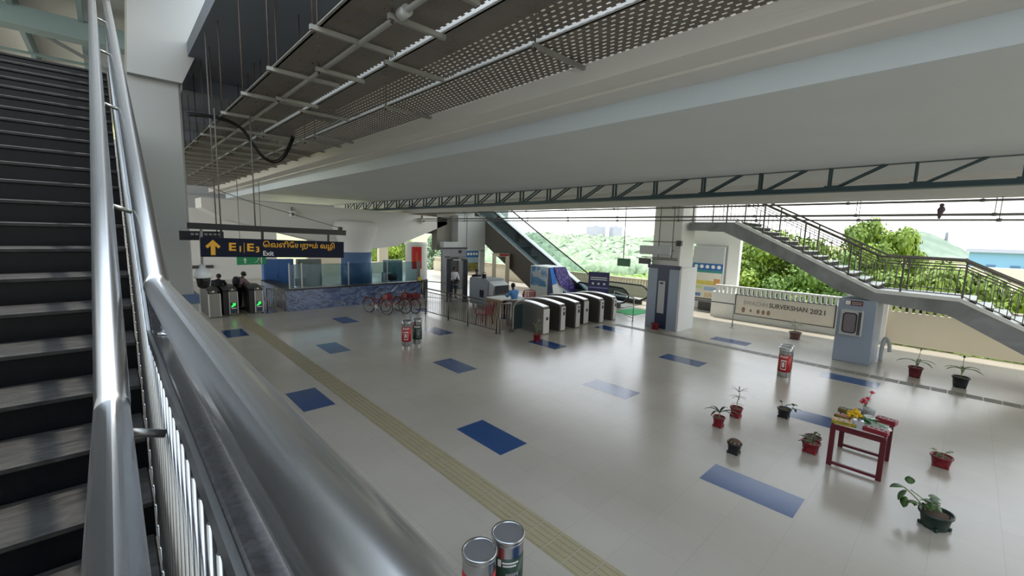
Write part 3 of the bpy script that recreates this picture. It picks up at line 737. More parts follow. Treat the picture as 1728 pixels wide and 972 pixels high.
# white drum with a red banner in the far corner
w = (16.3, 27.6, 0)
t = thing('round_kiosk', 'white round booth with a tall red banner in the far corner', 'booth', w)
g = MB(); g.lathe([(0.78, 0), (0.78, 2.5), (0.84, 2.55), (0.84, 2.75), (0.0, 2.76)], w, 36); g.build('drum', M['cyanwhite'], t, w)
g = MB(); P = []
for k in range(13):
    a = PI+0.62+0.9*(k/12)*1.0; P.append((w[0]+0.80*math.cos(a), w[1]+0.80*math.sin(a)))
for k in range(12):
    a, b = P[k], P[k+1]; g.quad((a[0], a[1], 0.85), (b[0], b[1], 0.85), (b[0], b[1], 2.42), (a[0], a[1], 2.42))
g.build('banner', mat('red_banner', 'c22a26', 0.5), t, w, fix=False)
g = MB(); g.quad(*[(w[0]+0.806*math.cos(PI+0.62+0.9*f), w[1]+0.806*math.sin(PI+0.62+0.9*f), z) for f, z in ((0.4, 1.25), (0.62, 1.25), (0.62, 2.05), (0.4, 2.05))]); g.build('banner_text', mat('faded_orange', 'cc5a3a', 0.5), t, w, fix=False)

# grey portal and board near the lift
w = (15.6, 21.95, 0)
t = thing('steel_portal', 'tall grey steel wall portal with a recessed door, left of the picture board', 'portal', w)
g = MB(); g.cbox(14.75, 15.35, 21.9, 22.1, 0, 2.6, 0.01); g.cbox(15.35, 16.55, 21.9, 22.1, 2.0, 2.6, 0.01); g.cbox(16.0, 16.55, 21.95, 22.1, 0, 2.0, 0.01); g.build('frame', M['grey'], t, w)
g = MB(); g.cbox(14.7, 16.1, 21.75, 22.15, 2.6, 2.95, 0.02); g.build('top_box', M['lgrey'], t, w)
g = MB(); g.box(14.7, 16.6, 21.85, 21.9, 2.52, 2.6); g.build('dark_ledge', M['black'], t, w)
g = MB(); g.cbox(15.36, 16.0, 22.02, 22.06, 0, 2.0, 0.01); g.build('door', M['dgrey'], t, w)
g = MB(); g.cbox(15.95, 16.15, 21.86, 21.9, 2.25, 2.42, 0.01); g.build('clock_box', M['black'], t, w)
for k in range(4):
    g = MB(); g.box(14.9, 15.3, 21.885, 21.9, 1.5+k*0.16, 1.6+k*0.16) if k == 3 else g.box(14.85, 15.3, 21.885, 21.9, 0.35+k*0.4, 0.37+k*0.4); g.build('panel_line', M['dgrey'], t, w)
M['bluepaint'] = mat('board_blue', '2f66a6', 0.45, var=0.05)
M['paper'] = mat('board_paper', 'e4e2dc', 0.5, var=0.03)
w = (17.2, 22.05, 1.0)
t = thing('picture_board', 'wall board with blue header, white discs and a landscape picture, beside the grey portal', 'notice board', w)
g = MB(); g.cbox(16.66, 17.72, 22.12, 22.18, 0.95, 2.4, 0.01); g.build('board', M['paper'], t, w)
g = MB(); g.box(16.68, 17.70, 22.10, 22.12, 1.95, 2.38); g.build('header', M['bluepaint'], t, w)
for k in range(4):
    g = MB(); g.lathe([(0.09, 0), (0.09, 0.01)], (0, 0, 0), 16); g.v = [(16.85+k*0.23+p[0], 22.10-p[2], 2.17+p[1]) for p in g.v]; g.build('disc', M['cyanwhite'], t, w)
g = MB(); g.box(16.70, 17.68, 22.108, 22.12, 1.05, 1.6); g.build('landscape', ramp_mat('landscape_print', [(0.3, '5d6b34'), (0.5, 'a99a4f'), (0.62, '3f5a33'), (0.8, '8c4f36')], 5, rough=.5), t, w)
g = MB(); g.box(16.70, 17.68, 22.108, 22.12, 1.6, 1.95); g.build('sky_strip', mat('pale_sky_print', 'a9c3d6', .5), t, w)

# walk through detectors
def detector(label, x, y, rz, m, head, redsign=False):
    t = thing('metal_detector', label, 'metal detector', (x, y, 0), rz, None)
    for s in (-0.42, 0.42):
        g = MB(); g.cbox(s-0.12, s+0.12, -0.3, 0.3, 0, 2.15, 0.03); p = g.build('side_panel', m, t)
        g = MB(); g.cbox(s-0.16, s+0.16, -0.34, 0.34, 0, 0.05, 0.01); g.build('foot', M['black'], p)
    g = MB(); g.cbox(-0.54, 0.54, -0.2, 0.2, 2.12, 2.3 if redsign else 2.2, 0.02); h = g.build('header', head, t)
    if redsign:
        g = MB(); g.box(-0.1, 0.5, -0.21, -0.2, 2.15, 2.29); g.build('red_label', M['red'], h)
    else:
        g = MB(); g.box(-0.2, 0.2, -0.21, -0.2, 2.13, 2.18); g.build('indicator', M['cyanwhite'], h)
M['gun'] = mat('gunmetal_panel', '31353f', 0.35, 0.2, var=0.08)
detector('dark walk-through metal detector arch left of the baggage scanner', 13.0, 18.0, rad(-32), M['gun'], M['dgrey'])
detector('beige walk-through detector with a red label, behind the scanner', 17.9, 20.1, rad(-40), M['cream'], M['cream'], True)

# baggage scanner with belt table
w = (13.6, 15.9, 0)
t = thing('baggage_scanner', 'grey x-ray baggage scanner behind the queue railing', 'scanner', w, 0)
g = MB(); g.cbox(12.85, 13.95, 15.35, 16.75, 0.1, 1.38, 0.04); g.build('cabinet', mat('scanner_grey', '8d949c', 0.45, var=.05), t, w)
g = MB(); g.prism([(15.36, 0.62), (15.05, 0.68), (14.95, 1.12), (15.36, 1.30)], 'x', 12.95, 13.9); g.build('tunnel_hood', M['lgrey'], t, w)
g = MB(); g.quad((13.0, 14.94, 0.72), (13.85, 14.94, 0.72), (13.85, 14.93, 1.12), (13.0, 14.93, 1.12)); g.box(13.02, 13.84, 14.93, 14.96, 0.72, 1.1); g.build('lead_curtain', M['black'], t, w)
g = MB(); g.cbox(13.0, 13.85, 12.6, 15.2, 0.55, 0.66, 0.02); g.build('belt_table', M['lgrey'], t, w)
for x in (13.06, 13.78):
    for y in (12.7, 14.6):
        g = MB(); g.box(x-0.03, x+0.03, y-0.03, y+0.03, 0, 0.56); g.build('leg', M['dgrey'], t, w)
g = MB(); g.cbox(12.83, 12.86, 15.6, 15.9, 0.5, 0.85, 0.008); g.build('warning_plate', M['black'], t, w)
w = (13.55, 13.75, 0)
t = thing('office_desk', 'small brown desk in front of the seated guard', 'desk', w)
M['wood'] = mat('brown_laminate', '8d6f55', 0.5, var=0.15, scale=4, stretch=(1, 8, 8))
g = MB(); g.cbox(12.0, 12.9, 13.3, 14.4, 0.72, 0.76, 0.01); g.build('desk_top', M['paper'], t, w)
g = MB(); g.box(12.02, 12.06, 13.34, 14.36, 0, 0.72); g.build('side_panel', M['wood'], t, w)
g = MB(); g.box(12.84, 12.88, 13.34, 14.36, 0, 0.72); g.build('side_panel', M['wood'], t, w)
g = MB(); g.cbox(12.08, 12.8, 13.6, 14.1, 0.3, 0.6, 0.02); g.build('drawer_unit', M['wood'], t, w)

def plastic_chair(label, x, y, rz):
    t = thing('plastic_chair', label, 'chair', (x, y, 0), rz, 'red plastic chairs')
    g = MB(); g.cbox(-0.24, 0.24, -0.22, 0.22, 0.41, 0.45, 0.015); g.build('seat', M['red'], t)
    g = MB(); n = 7
    for k in range(n):
        a = -0.24+k*0.08; g.bar((a, 0.2+0.03*(1-abs(a)/0.24), 0.44), (a*1.05, 0.28+0.03*(1-abs(a)/0.24), 0.80), 0.05, 0.014, up=(0, 1, 0))
    g.tube(smooth([(-0.27, 0.22, 0.44), (-0.28, 0.28, 0.78), (-0.18, 0.32, 0.86), (0, 0.33, 0.88), (0.18, 0.32, 0.86), (0.28, 0.28, 0.78), (0.27, 0.22, 0.44)], 4), 0.022, 8)
    g.build('backrest', M['red'], t)
    for sx in (-1, 1):
        g = MB(); g.tube(smooth([(sx*0.27, 0.25, 0.66), (sx*0.30, 0.05, 0.66), (sx*0.29, -0.2, 0.64), (sx*0.27, -0.22, 0.44)], 4), 0.02, 8); g.build('armrest', M['red'], t)
        for sy in (-1, 1):
            g = MB(); g.tube([(sx*0.22, sy*0.2, 0.42), (sx*0.26, sy*0.24, 0.0)], [0.028, 0.02], 8); g.build('leg', M['red'], t)
plastic_chair('red plastic armchair seen through the queue railing', 10.55, 12.75, rad(200))
plastic_chair('red plastic armchair beyond the guard in blue, by the kiosk', 14.9, 14.6, rad(140))

# service kiosk with blue art in front of the escalator
w = (17.0, 15.4, 0)
t = thing('ticket_kiosk', 'white kiosk with blue pictures and a sloping purple side, before the escalator', 'kiosk', w)
g = MB(); g.cbox(16.45, 17.75, 14.8, 16.05, 0, 1.9, 0.015); g.build('cabinet', M['cyanwhite'], t, w)
M['kblue'] = ramp_mat('kiosk_picture_blue', [(0.3, '4f7fae'), (0.5, '6c9ac0'), (0.62, 'cfdbe2'), (0.75, '3e6d9c')], 2.2, rough=.4)
g = MB(); g.box(16.435, 16.45, 14.85, 16.0, 0.85, 1.86); p = g.build('blue_picture', M['kblue'], t, w)
g = MB(); g.box(16.425, 16.435, 15.25, 15.85, 1.32, 1.6); g.build('caption_box', M['lgrey'], p, w)
g = MB(); g.box(16.46, 17.0, 14.78, 14.8, 0.02, 1.86); g.build('dark_front', M['navy'], t, w)
g = MB(); g.prism([(16.55, 1.86), (16.85, 1.86), (17.15, 1.0), (16.8, 0.98)], 'y', 14.76, 14.785); g.build('bright_blue_band', mat('bright_blue', '2f7bd8', .4), t, w)
g = MB(); g.prism([(16.8, 0.95), (17.15, 0.98), (17.3, 0.2), (16.95, 0.2)], 'y', 14.76, 14.785); g.build('white_band', M['paper'], t, w)
M['purple'] = ramp_mat('purple_print', [(0.3, '2c2550'), (0.5, '4b3f86'), (0.65, '8f7fc0'), (0.8, '3b3570')], 3, rough=.4, distort=3)
g = MB(); g.prism([(16.86, 1.87), (17.75, 1.87), (18.75, 0.5), (18.6, 0.3), (17.4, 0.9), (17.1, 1.3)], 'y', 14.7, 14.78); g.build('purple_banner', M['purple'], t, w)
# dark blue notice board by the escalator foot
w = (18.3, 12.9, 0)
t = thing('notice_stand', 'dark blue free-standing notice board at the escalator foot', 'notice board', w)
M['indigo'] = mat('indigo_board', '393a63', 0.4, var=0.06)
pa, pb = V3((17.86, 13.25, 0)), V3((18.25, 12.25, 0)); dv = (pb-pa).normalized(); nv = V3((-dv.y, dv.x, 0)); nv = -nv if nv.x > 0 else nv
def slab_on(a, b, z0, z1, o0, o1, f0=0.0, f1=1.0):
    g = MB(); p0 = a+(b-a)*f0; p1 = a+(b-a)*f1
    vs = [(p.x+nv.x*o, p.y+nv.y*o, z) for z in (z0, z1) for o in (o0, o1) for p in (p0, p1)]
    return g.add(vs, [(0,2,3,1),(4,5,7,6),(0,1,5,4),(2,6,7,3),(0,4,6,2),(1,3,7,5)])
slab_on(pa, pb, 0.55, 1.75, -0.03, 0.0).build('board', M['indigo'], t, w)
for f in (0.08, 0.88): slab_on(pa, pb, 0, 0.6, -0.05, -0.02, f, f+0.05).build('leg', M['dgrey'], t, w)
slab_on(pa, pb, 0.92, 0.98, 0.001, 0.004, 0.02, 0.98).build('pale_line', mat('pale_violet', '8b90c0', .4), t, w)
for z in (1.44, 1.34): slab_on(pa, pb, z, z+0.045, 0.001, 0.004, 0.1, 0.9).build('text_line', M['cyanwhite'], t, w)
for f in (0.18, 0.45, 0.72): slab_on(pa, pb, 1.1, 1.2, 0.001, 0.004, f, f+0.1).build('pictogram', M['cyanwhite'], t, w)

# ------------------------------------------------------------------ escalator rising away behind the kiosk
w = (19.4, 15, 0)
es = thing('escalator', 'escalator with dark side cladding and glass balustrades rising behind the kiosk', 'escalator', w)
EX0, EX1 = 18.5, 20.25
def dk_(y): return 0.28+max(0, (y-15.05))*0.557
ys = [11.7, 15.05, 23.6]
M['clad'] = mat('brown_grey_cladding', '6e6862', 0.4, 0.2, var=0.06)
for x0, x1 in ((EX0, EX0+0.08), (EX1+0.3, EX1+0.38)):
    g = MB(); g.prism([(11.7, 0), (17.6, 0), (23.6, 3.46), (23.6, dk_(23.6)), (15.05, 0.28), (11.7, 0.28)], 'x', x0, x1); g.build('side_cladding', M['clad'], es, w)
M['deck'] = mat('pale_deck_metal', 'd9dcdc', 0.45, 0.0, var=.05)
for x0, x1 in ((EX0-0.04, EX0+0.34), (EX1+0.02, EX1+0.44)):
    g = MB()
    for a, b in zip(ys[:-1], ys[1:]):
        g.prism([(a, dk_(a)-0.02), (b, dk_(b)-0.02), (b, dk_(b)+0.03), (a, dk_(a)+0.03)], 'x', x0, x1)
    g.build('deck', M['deck'], es, w)
M['esc_glass'] = glass_mat('escalator_glass', (0.84, 0.9, 0.9), 0.2)
M['esc_dark'] = glass_mat('dark_reflection_glass', (0.42, 0.48, 0.5), 0.3)  # dark reflections on the near pane are put into its tint
for x in (EX0+0.1, EX1+0.28):
    g = MB()
    g.prism([(11.6, 0.35), (15.05, 0.31), (23.6, dk_(23.6)+0.03), (23.6, dk_(23.6)+0.92), (14.55, 0.98), (11.75, 0.98), (11.45, 0.85), (11.4, 0.55)], 'x', x-0.006, x+0.006)
    g.build('glass_balustrade', M['esc_glass'] if x > 19 else M['esc_dark'], es, w)
    P = [(x, 23.6, dk_(23.6)+0.96), (x, 14.9, dk_(15.05)+0.86), (x, 14.4, 1.03), (x, 12.0, 1.02), (x, 11.6, 0.96), (x, 11.35, 0.74), (x, 11.35, 0.5), (x, 11.55, 0.3), (x, 11.9, 0.22)]
    g = MB(); g.tube(smooth(P, 5), 0.045, 10); g.build('handrail', M['rubber'], es, w)
for k in range(27):
    y = 14.2+k*0.34; z = max(0.02, dk_(y)-0.2)
    g = MB(); g.box(EX0+0.25, EX1+0.13, y, y+0.36, z-0.2, z); g.box(EX0+0.25, EX1+0.13, y-0.005, y+0.0, z-0.03, z-0.005, 1); g.build('step', [M['esc_step'] if 'esc_step' in M else M.setdefault('esc_step', mat('ribbed_step', '4a4a4a', .5, .5, var=.3, scale=80, stretch=(1, .01, .01))), M['steel_dull']], es, w)
g = MB(); g.box(EX0+0.2, EX1+0.2, 11.6, 14.2, 0.0, 0.03); g.build('comb_plate', M['steel_dull'], es, w)
g = MB(); g.cbox(17.3, 18.9, 10.2, 11.3, 0.0, 0.02, 0.006); tag(g.build('floor_mat', mat('green_mat', '2f9a55', 0.8, var=.2, scale=30), None, (18, 10.7, 0)), 'green mat on the floor in front of the escalator', 'mat')
bar_railing('guard_railing', 'steel guard railing at the escalator foot beside the clad column', [(16.15, 9.55, 0), (17.3, 11.3, 0)], 1.0, M['steel_dull'], 5.0, 0.02)

# ------------------------------------------------------------------ fittings on the clad column
w = (15.7, 8.1, 1.3)
t = thing('hose_cabinet', 'narrow white hydrant panel in the dark recess of the clad column', 'cabinet', w)
g = MB(); g.cbox(15.67, 15.705, 7.96, 8.24, 0.62, 1.9, 0.005); g.build('panel', M['lgrey'], t, w)
g = MB(); g.box(15.664, 15.67, 8.04, 8.18, 1.78, 1.84); g.build('label_strip', M['black'], t, w)
def jbox(name, label, y0, y1, z0, z1, x0, x1, m, cat='box', grp=None):
    w = (x0, (y0+y1)/2, z0); t = thing(name, label, cat, w, 0, grp)
    g = MB(); g.cbox(x0, x1, y0, y1, z0, z1, 0.01); g.build('housing', m, t, w)
    g = MB(); g.cbox(x0-0.012, x0, y0+0.03, y1-0.03, z0+0.03, z1-0.03, 0.004); g.build('lid', m, t, w)
    for yy in (y0+0.06, y1-0.06):
        if yy < 8.62: g = MB(); g.box(x1, 15.80, yy-0.015, yy+0.015, (z0+z1)/2-0.02, (z0+z1)/2+0.02); g.build('bracket', M['conduit'], t, w)
    return t
jbox('sign_box', 'long grey sign box hung across the clad column, upper one', 7.72, 9.0, 2.92, 3.26, 15.4, 15.52, M['lgrey'], 'sign')
jbox('sign_box', 'small dark sign box hung left of the clad column, lower one', 8.54, 9.02, 2.53, 2.76, 15.4, 15.52, M['dgrey'], 'sign')
jbox('speaker_box', 'small black box on a bracket on the clad column', 7.42, 7.62, 3.28, 3.48, 15.6, 15.75, M['black'])
g = MB()
for z in (3.42, 2.80, 2.74): g.tube([(15.6, 7.5, z), (15.6, 9.0, z)], 0.018, 8)
for y in (7.75, 8.3): g.tube([(15.6, y, 2.8), (15.6, y, 4.9)], 0.018, 8)
tag(g.build('conduit_loop', M['conduit'], None, (15.6, 8.2, 3)), 'thin conduits bent around the boxes on the clad column', 'conduit')
w = (15.5, 9.75, 2.37)
t = thing('hanging_sign', 'small square green sign hung on a rod left of the clad column', 'sign', w)
g = MB(); g.cbox(15.47, 15.53, 9.45, 10.05, 2.36, 2.68, 0.01); g.build('sign_box', mat('dull_green', '4c7a58', .5, var=.1), t, w)
g = MB(); g.tube([(15.5, 9.78, 2.68), (15.5, 9.78, 8.2)], 0.018, 8); g.build('rod', M['conduit'], t, w)

# notice board in the niche and the low barrier in front
w = (21.8, 8.87, 0)
t = thing('notice_board', 'tall information board with a blue band and colourful panels in the white niche', 'notice board', w)
g = MB(); g.cbox(21.7, 21.85, 8.1, 9.62, 0.42, 3.2, 0.01); g.build('board', M['lgrey'], t, w)
def strip(name, z0, z1, y0, y1, m, k=0.0): g = MB(); g.box(21.69-k, 21.70, y0, y1, z0, z1); return g.build(name, m, t, w)
strip('blue_band', 2.02, 2.36, 8.12, 9.60, M['bluepaint']); strip('teal_line', 1.9, 2.02, 8.12, 9.60, mat('teal_line', '3d8f86', .5))
for k in range(5):
    g = MB(); g.lathe([(0.09, 0), (0.09, 0.012)], (0, 0, 0), 16); g.v = [(21.69-p[2], 9.42-k*0.28+p[0], 2.2+p[1]) for p in g.v]; g.build('disc', M['cyanwhite'], t, w)
strip('paper_field', 0.5, 1.9, 8.16, 9.56, mat('board_pale', 'e2ddd0', .5), -0.004)
strip('yellow_panel', 1.3, 1.5, 8.5, 9.4, mat('print_yellow', 'd8c65a', .5, var=.2, scale=8), 0.002); strip('orange_panel', 1.32, 1.62, 8.2, 8.5, mat('print_orange', 'd79a5c', .5, var=.2, scale=8), 0.002)
strip('blue_panel', 1.02, 1.2, 8.3, 8.95, mat('print_blue', '9fb6d2', .5, var=.15, scale=8), 0.002); strip('green_panel', 1.08, 1.22, 9.0, 9.45, mat('print_green', 'c9d59a', .5, var=.15, scale=8), 0.002)
strip('navy_panel', 0.7, 0.86, 9.1, 9.45, mat('print_navy', '5c82b4', .5), 0.002); strip('brown_panel', 0.68, 0.9, 8.4, 8.9, mat('print_tan', 'd8c49c', .5, var=.3, scale=12), 0.002)
strip('lower_slats', 0.42, 0.5, 8.1, 9.62, M['grey']); strip('lower_slats', 0.55, 0.62, 8.1, 9.62, M['dgrey'])
g = MB(); g.cbox(21.72, 21.83, 8.45, 9.2, 0, 0.42, 0.02); g.build('pedestal', M['dgrey'], t, w)
w = (18.4, 7.2, 0)
t = thing('low_barrier', 'dark tube barrier on two posts in front of the notice niche', 'barrier', w)
g = MB(); g.tube([(18.4, 8.5, 0.97), (18.4, 6.3, 0.97)], 0.022, 10); g.build('top_rail', M['dgrey'], t, w)
for y in (8.14, 6.32):
    g = MB(); g.tube([(18.4, y, 0), (18.4, y, 0.97)], 0.022, 10); g.lathe([(0.10, 0), (0.10, 0.012), (0.03, 0.03)], (18.4, y, 0), 16); g.build('post', M['steel_dull'], t, w)
# banner on the parapet
w = (20.36, 5.1, 0.7)
t = thing('wall_banner', 'long pale banner reading SWACHH SURVEKSHAN 2021 on the parapet', 'banner', w)
g = MB(); g.box(20.375, 20.395, 3.3, 6.95, 0.28, 1.14); g.build('sheet', mat('banner_vinyl', 'd6cfc2', .55, var=.06, scale=3), t, w)
g = MB()
for a in ((3.28, 3.32, 0.26, 1.16), (6.93, 6.97, 0.26, 1.16), (3.28, 6.97, 0.26, 0.29), (3.28, 6.97, 1.13, 1.16)): g.box(20.36, 20.395, *a)
g.build('border', M['dgrey'], t, w)
_tx = mat('banner_ink', '5a5450', .5); _tx2 = mat('banner_ink_faint', 'a39a92', .5)
text('SWACHH', 0.27, (20.37, 6.62, 0.82), (0, -1, 0), (0, 0, 1), _tx2, t, 'lettering', wo=w, width=0.95)
text('SURVEKSHAN', 0.27, (20.37, 5.60, 0.82), (0, -1, 0), (0, 0, 1), _tx, t, 'lettering', wo=w, width=1.38, bold=0.02)
text('2021', 0.27, (20.37, 4.14, 0.80), (0, -1, 0), (0, 0, 1), _tx, t, 'lettering', wo=w, width=0.52, bold=0.02)
for y, s in ((6.6, .12), (6.3, .07), (6.0, .10), (5.8, .10), (5.6, .11)):
    g = MB(); g.lathe([(s, 0), (s*0.6, 0.006)], (0, 0, 0), 9); g.v = [(20.372-p[2], y+p[0]*0.6, 0.5+p[1]) for p in g.v]; g.build('emblem', mat('emblem_tan', '8f6f5c', .5), t, w)

# fire point on the stair column
w = (16.0, 2.25, 0.85)
t = thing('fire_cabinet', 'grey fire cabinet with a dark oval window on the stair column', 'fire cabinet', w)
g = MB(); g.cbox(15.86, 16.08, 1.92, 2.44, 0.85, 1.62, 0.015); g.build('box', M['lgrey'], t, w)
def rrect(y0, y1, z0, z1, r, n=5):
    P = []
    for cy, cz, a0 in ((y1-r, z1-r, 0), (y0+r, z1-r, PI/2), (y0+r, z0+r, PI), (y1-r, z0+r, 1.5*PI)):
        for k in range(n+1): P.append((cy+r*math.cos(a0+k*PI/2/n), cz+r*math.sin(a0+k*PI/2/n)))
    return P
g = MB(); g.prism(rrect(2.04, 2.38, 0.93, 1.54, 0.09), 'x', 15.845, 15.86); g.build('window_gasket', M['black'], t, w)
g = MB(); g.prism(rrect(2.07, 2.35, 0.96, 1.51, 0.07), 'x', 15.838, 15.845); g.build('window_pane', mat('smoked_pane', '7d767c', .15), t, w)
g = MB(); g.box(15.852, 15.86, 1.95, 2.02, 0.9, 1.58); g.build('hinge_side', M['dgrey'], t, w)
w = (16.06, 2.2, 1.75)
t = thing('fire_sign', 'small red and white fire notice above the grey cabinet', 'sign', w)
g = MB(); g.box(16.055, 16.08, 1.98, 2.4, 1.74, 1.88); g.build('plate', M['maroon'], t, w)
g = MB(); g.box(16.05, 16.055, 2.27, 2.39, 1.75, 1.87); g.build('pictogram', M['cyanwhite'], t, w)
for z in (1.78, 1.83): g = MB(); g.box(16.05, 16.055, 2.0, 2.24, z-0.006, z+0.008); g.build('text_line', M['cyanwhite'], t, w)

# ------------------------------------------------------------------ staircase on the right: concrete flights with steel railings
SX0, SX1 = 16.1, 18.1
w = (17, 1, 2)
rs = thing('concrete_staircase', 'grey concrete staircase with a mid landing climbing along the right side', 'stairs', w)
A = [(5.90, 4.18), (1.74, 2.32), (0.05, 2.17), (-1.15, 1.52), (-4.3, -0.05)]     # top edge of the near stringer (y, z)
A = [(7.4, 4.18), (5.75, 4.18), (1.74, 2.20), (0.05, 2.17), (-4.3, 0.0)]
Bt = [(7.4, 3.88), (6.2, 3.88), (3.84, 2.83), (2.66, 2.14), (1.73, 1.90), (0.21, 1.76), (-1.18, 0.98), (-2.9, 0.0)]
for x0, x1 in ((SX0, SX0+0.22), (SX1-0.22, SX1)):
    g = MB(); g.prism(A+[(-4.3, 0.0)][:0]+Bt[::-1], 'x', x0, x1); g.build('stringer', M['stringer'] if 'stringer' in M else M.setdefault('stringer', ramp_mat('stained_grey_concrete', [(0.3, '77797a'), (0.55, '8f9294'), (0.75, '9fa2a3')], 1.2, rough=.7)), rs, w)
for x0 in (SX0-0.01,):
    g = MB()
    for a, b in zip(A[1:-1], A[2:]): g.prism([(a[0], a[1]-0.03), (b[0], b[1]-0.03), (b[0], b[1]+0.07), (a[0], a[1]+0.07)], 'x', SX0-0.01, SX0+0.24)
    g.build('white_curb', M['cyanwhite'], rs, w)
g = MB(); g.prism([(7.4, 4.1), (5.75, 4.1), (1.74, 2.1), (0.05, 2.1), (-4.3, -0.05), (-3.0, 0.0), (0.2, 1.8), (1.7, 1.9), (6.0, 3.9), (7.4, 3.9)], 'x', SX0+0.2, SX1-0.2); g.build('flight_slab', M['stringer'], rs, w)
M['black_matte'] = mat('black_riser', '0c0c0e', .7, var=.1, spec=.2)
def fl_steps(y0, z0, y1, z1, n):
    for k in range(n):
        ya = y0+(y1-y0)*k/n; yb = y0+(y1-y0)*(k+1)/n; z = z0+(z1-z0)*(k+1)/n
        g = MB(); g.box(SX0+0.22, SX1-0.22, min(ya, yb), max(ya, yb), z-0.16, z-0.025, 0); g.box(SX0+0.22, SX1-0.22, min(ya, yb)-0.012, max(ya, yb), z-0.025, z, 1)
        g.build('step', [M['black_matte'], M['cyanwhite']], rs, w)
fl_steps(1.74, 2.23, 5.75, 4.20, 13); fl_steps(-4.3, 0.02, 0.05, 2.2, 14)
g = MB(); g.box(SX0+0.22, SX1-0.22, 0.05, 1.74, 2.1, 2.22); g.build('landing', M['lgrey'], rs, w)
g = MB(); g.box(SX0+0.2, SX1-0.2, 5.75, 7.4, 4.1, 4.2); g.build('landing', M['lgrey'], rs, w)
def path_z(y):
    for a, b in zip(A[:-1], A[1:]):
        if b[0] <= y <= a[0]: return a[1]+(b[1]-a[1])*(y-a[0])/(b[0]-a[0])
    return 0
def stair_rail(label, x):
    w = (x, 1, 2); t = thing('balustrade', label, 'railing', w, 0, 'railings of the concrete staircase')
    P = [p for p in A]; 
    g = MB(); g.tube([(x, p[0], p[1]+1.03) for p in P], 0.03, 10); g.build('top_rail', M['dark_steel'], t, w)
    for h in (0.93, 0.86, 0.78, 0.13):
        g = MB(); g.tube([(x, p[0], p[1]+h) for p in P], 0.011 if h > .2 else 0.014, 8); g.build('rail', M['dark_steel'], t, w)
    y = 7.3; k = 0
    while y > -4.2:
        z = path_z(y)
        g = MB()
        if k % 9 == 0: g.box(x-0.022, x+0.022, y-0.022, y+0.022, z-0.05, z+1.02); g.build('post', M['dark_steel'], t, w)
        else: g.tube([(x, y, z+0.13), (x, y, z+0.78)], 0.009, 6); g.build('bar', M['dark_steel'], t, w)
        y -= 0.135; k += 1
stair_rail('near steel railing of the concrete staircase, on its white curb', SX0+0.1)
stair_rail('far steel railing of the concrete staircase, seen through the near one', SX1-0.1)
# hose end beside the stair column
b = MB(); b.tube(smooth([(16.9, 1.50, 0.02), (16.9, 1.5, 0.5), (16.95, 1.45, 0.75), (17.0, 1.36, 0.6), (17.0, 1.33, 0.35)], 5), 0.05, 10)
tag(b.build('drain_pipe', M['lgrey'], None, (16.9, 1.4, 0.02)), 'pale bent drain pipe on the floor right of the stair column', 'pipe')

# ------------------------------------------------------------------ hanging exit sign, camera dome, small boxes
w = (2.4, 9.5, 3.6)
t = thing('exit_sign', 'long navy hanging sign with yellow arrow, E1 and E3 and the word Exit', 'sign', w)
tl = rad(1.5); sX = V3((math.cos(tl), 0, -math.sin(tl))); sU = V3((math.sin(tl), 0, math.cos(tl)))
def onS(u, v, yy=9.5): p = V3((1.19, 0, 3.19))+sX*u+sU*v; return V3((p.x, yy, p.z))
def sbox(u0, u1, v0, v1, y0, y1):
    g = MB(); vs = [onS(u, v, y) for v in (v0, v1) for y in (y0, y1) for u in (u0, u1)]
    return g.add(vs, [(0,2,3,1),(4,5,7,6),(0,1,5,4),(2,6,7,3),(0,4,6,2),(1,3,7,5)])
M['sign_navy'] = mat('sign_navy', '10172d', 0.6, var=.05, spec=.25)
sbox(0, 2.58, -0.175, 0.175, 9.46, 9.54).build('sign_board', M['sign_navy'], t, w)
sbox(-0.19, 2.62, 0.32, 0.43, 9.44, 9.56).build('carrier_beam', M['black'], t, w)
for u in (0.32, 1.0, 2.26): sbox(u-0.018, u+0.018, 0.17, 0.33, 9.485, 9.515).build('strap', M['black'], t, w)
sbox(2.48, 2.55, 0.43, 0.50, 9.46, 9.54).build('end_clip', M['black'], t, w)
for u, top in ((0.32, 5.66), (0.88, 5.45)):
    p = onS(u, 0.4); g = MB(); g.tube([(p.x, 9.5, p.z), (p.x, 9.5, 5.66)], 0.012, 8); g.build('rod', M['conduit'], t, w)
p = onS(2.5, 0.48); g = MB(); g.tube([(p.x, 9.5, p.z), (2.05, 9.6, 4.05), (1.2, 9.7, 4.35)], 0.008, 6); g.build('stay_wire', M['conduit'], t, w)
yv = 9.457
g = MB(); cx, cz = 0.185, 0.0
pts = [(-0.035, -0.14), (0.035, -0.14), (0.035, 0.03), (0.085, -0.02), (0.115, 0.02), (0.0, 0.14), (-0.115, 0.02), (-0.085, -0.02), (-0.035, 0.03)]
q = [onS(cx+a, cz+b, yv) for a, b in pts]+[onS(cx+a, cz+b, 9.46) for a, b in pts]
g.add(q, [(0, 1, 2, 8), (2, 3, 4, 5), (8, 2, 5), (8, 5, 6, 7)]+[(i, (i+1) % 9, 9+(i+1) % 9, 9+i) for i in range(9)])
g.build('arrow', M['yellow'], t, w)
def stext(s, size, u, v, squash=1.0, m='yellow', bold=0.0): text(s, size, onS(u, v, yv), sX, sU, M[m], t, 'lettering', wo=w, squash=squash, depth=0.006, bold=bold)
def thick(s, size, u, v, squash=1.0, m='yellow'):
    for d in (-0.006, 0.006): stext(s, size, u+d, v, squash, m)
stext('E', 0.20, 0.42, 0.01, 1.25, bold=.03); stext('1', 0.15, 0.575, -0.025, bold=.025); stext('E', 0.20, 0.715, 0.005, 1.25, bold=.03); stext('3', 0.15, 0.865, -0.03, bold=.025)
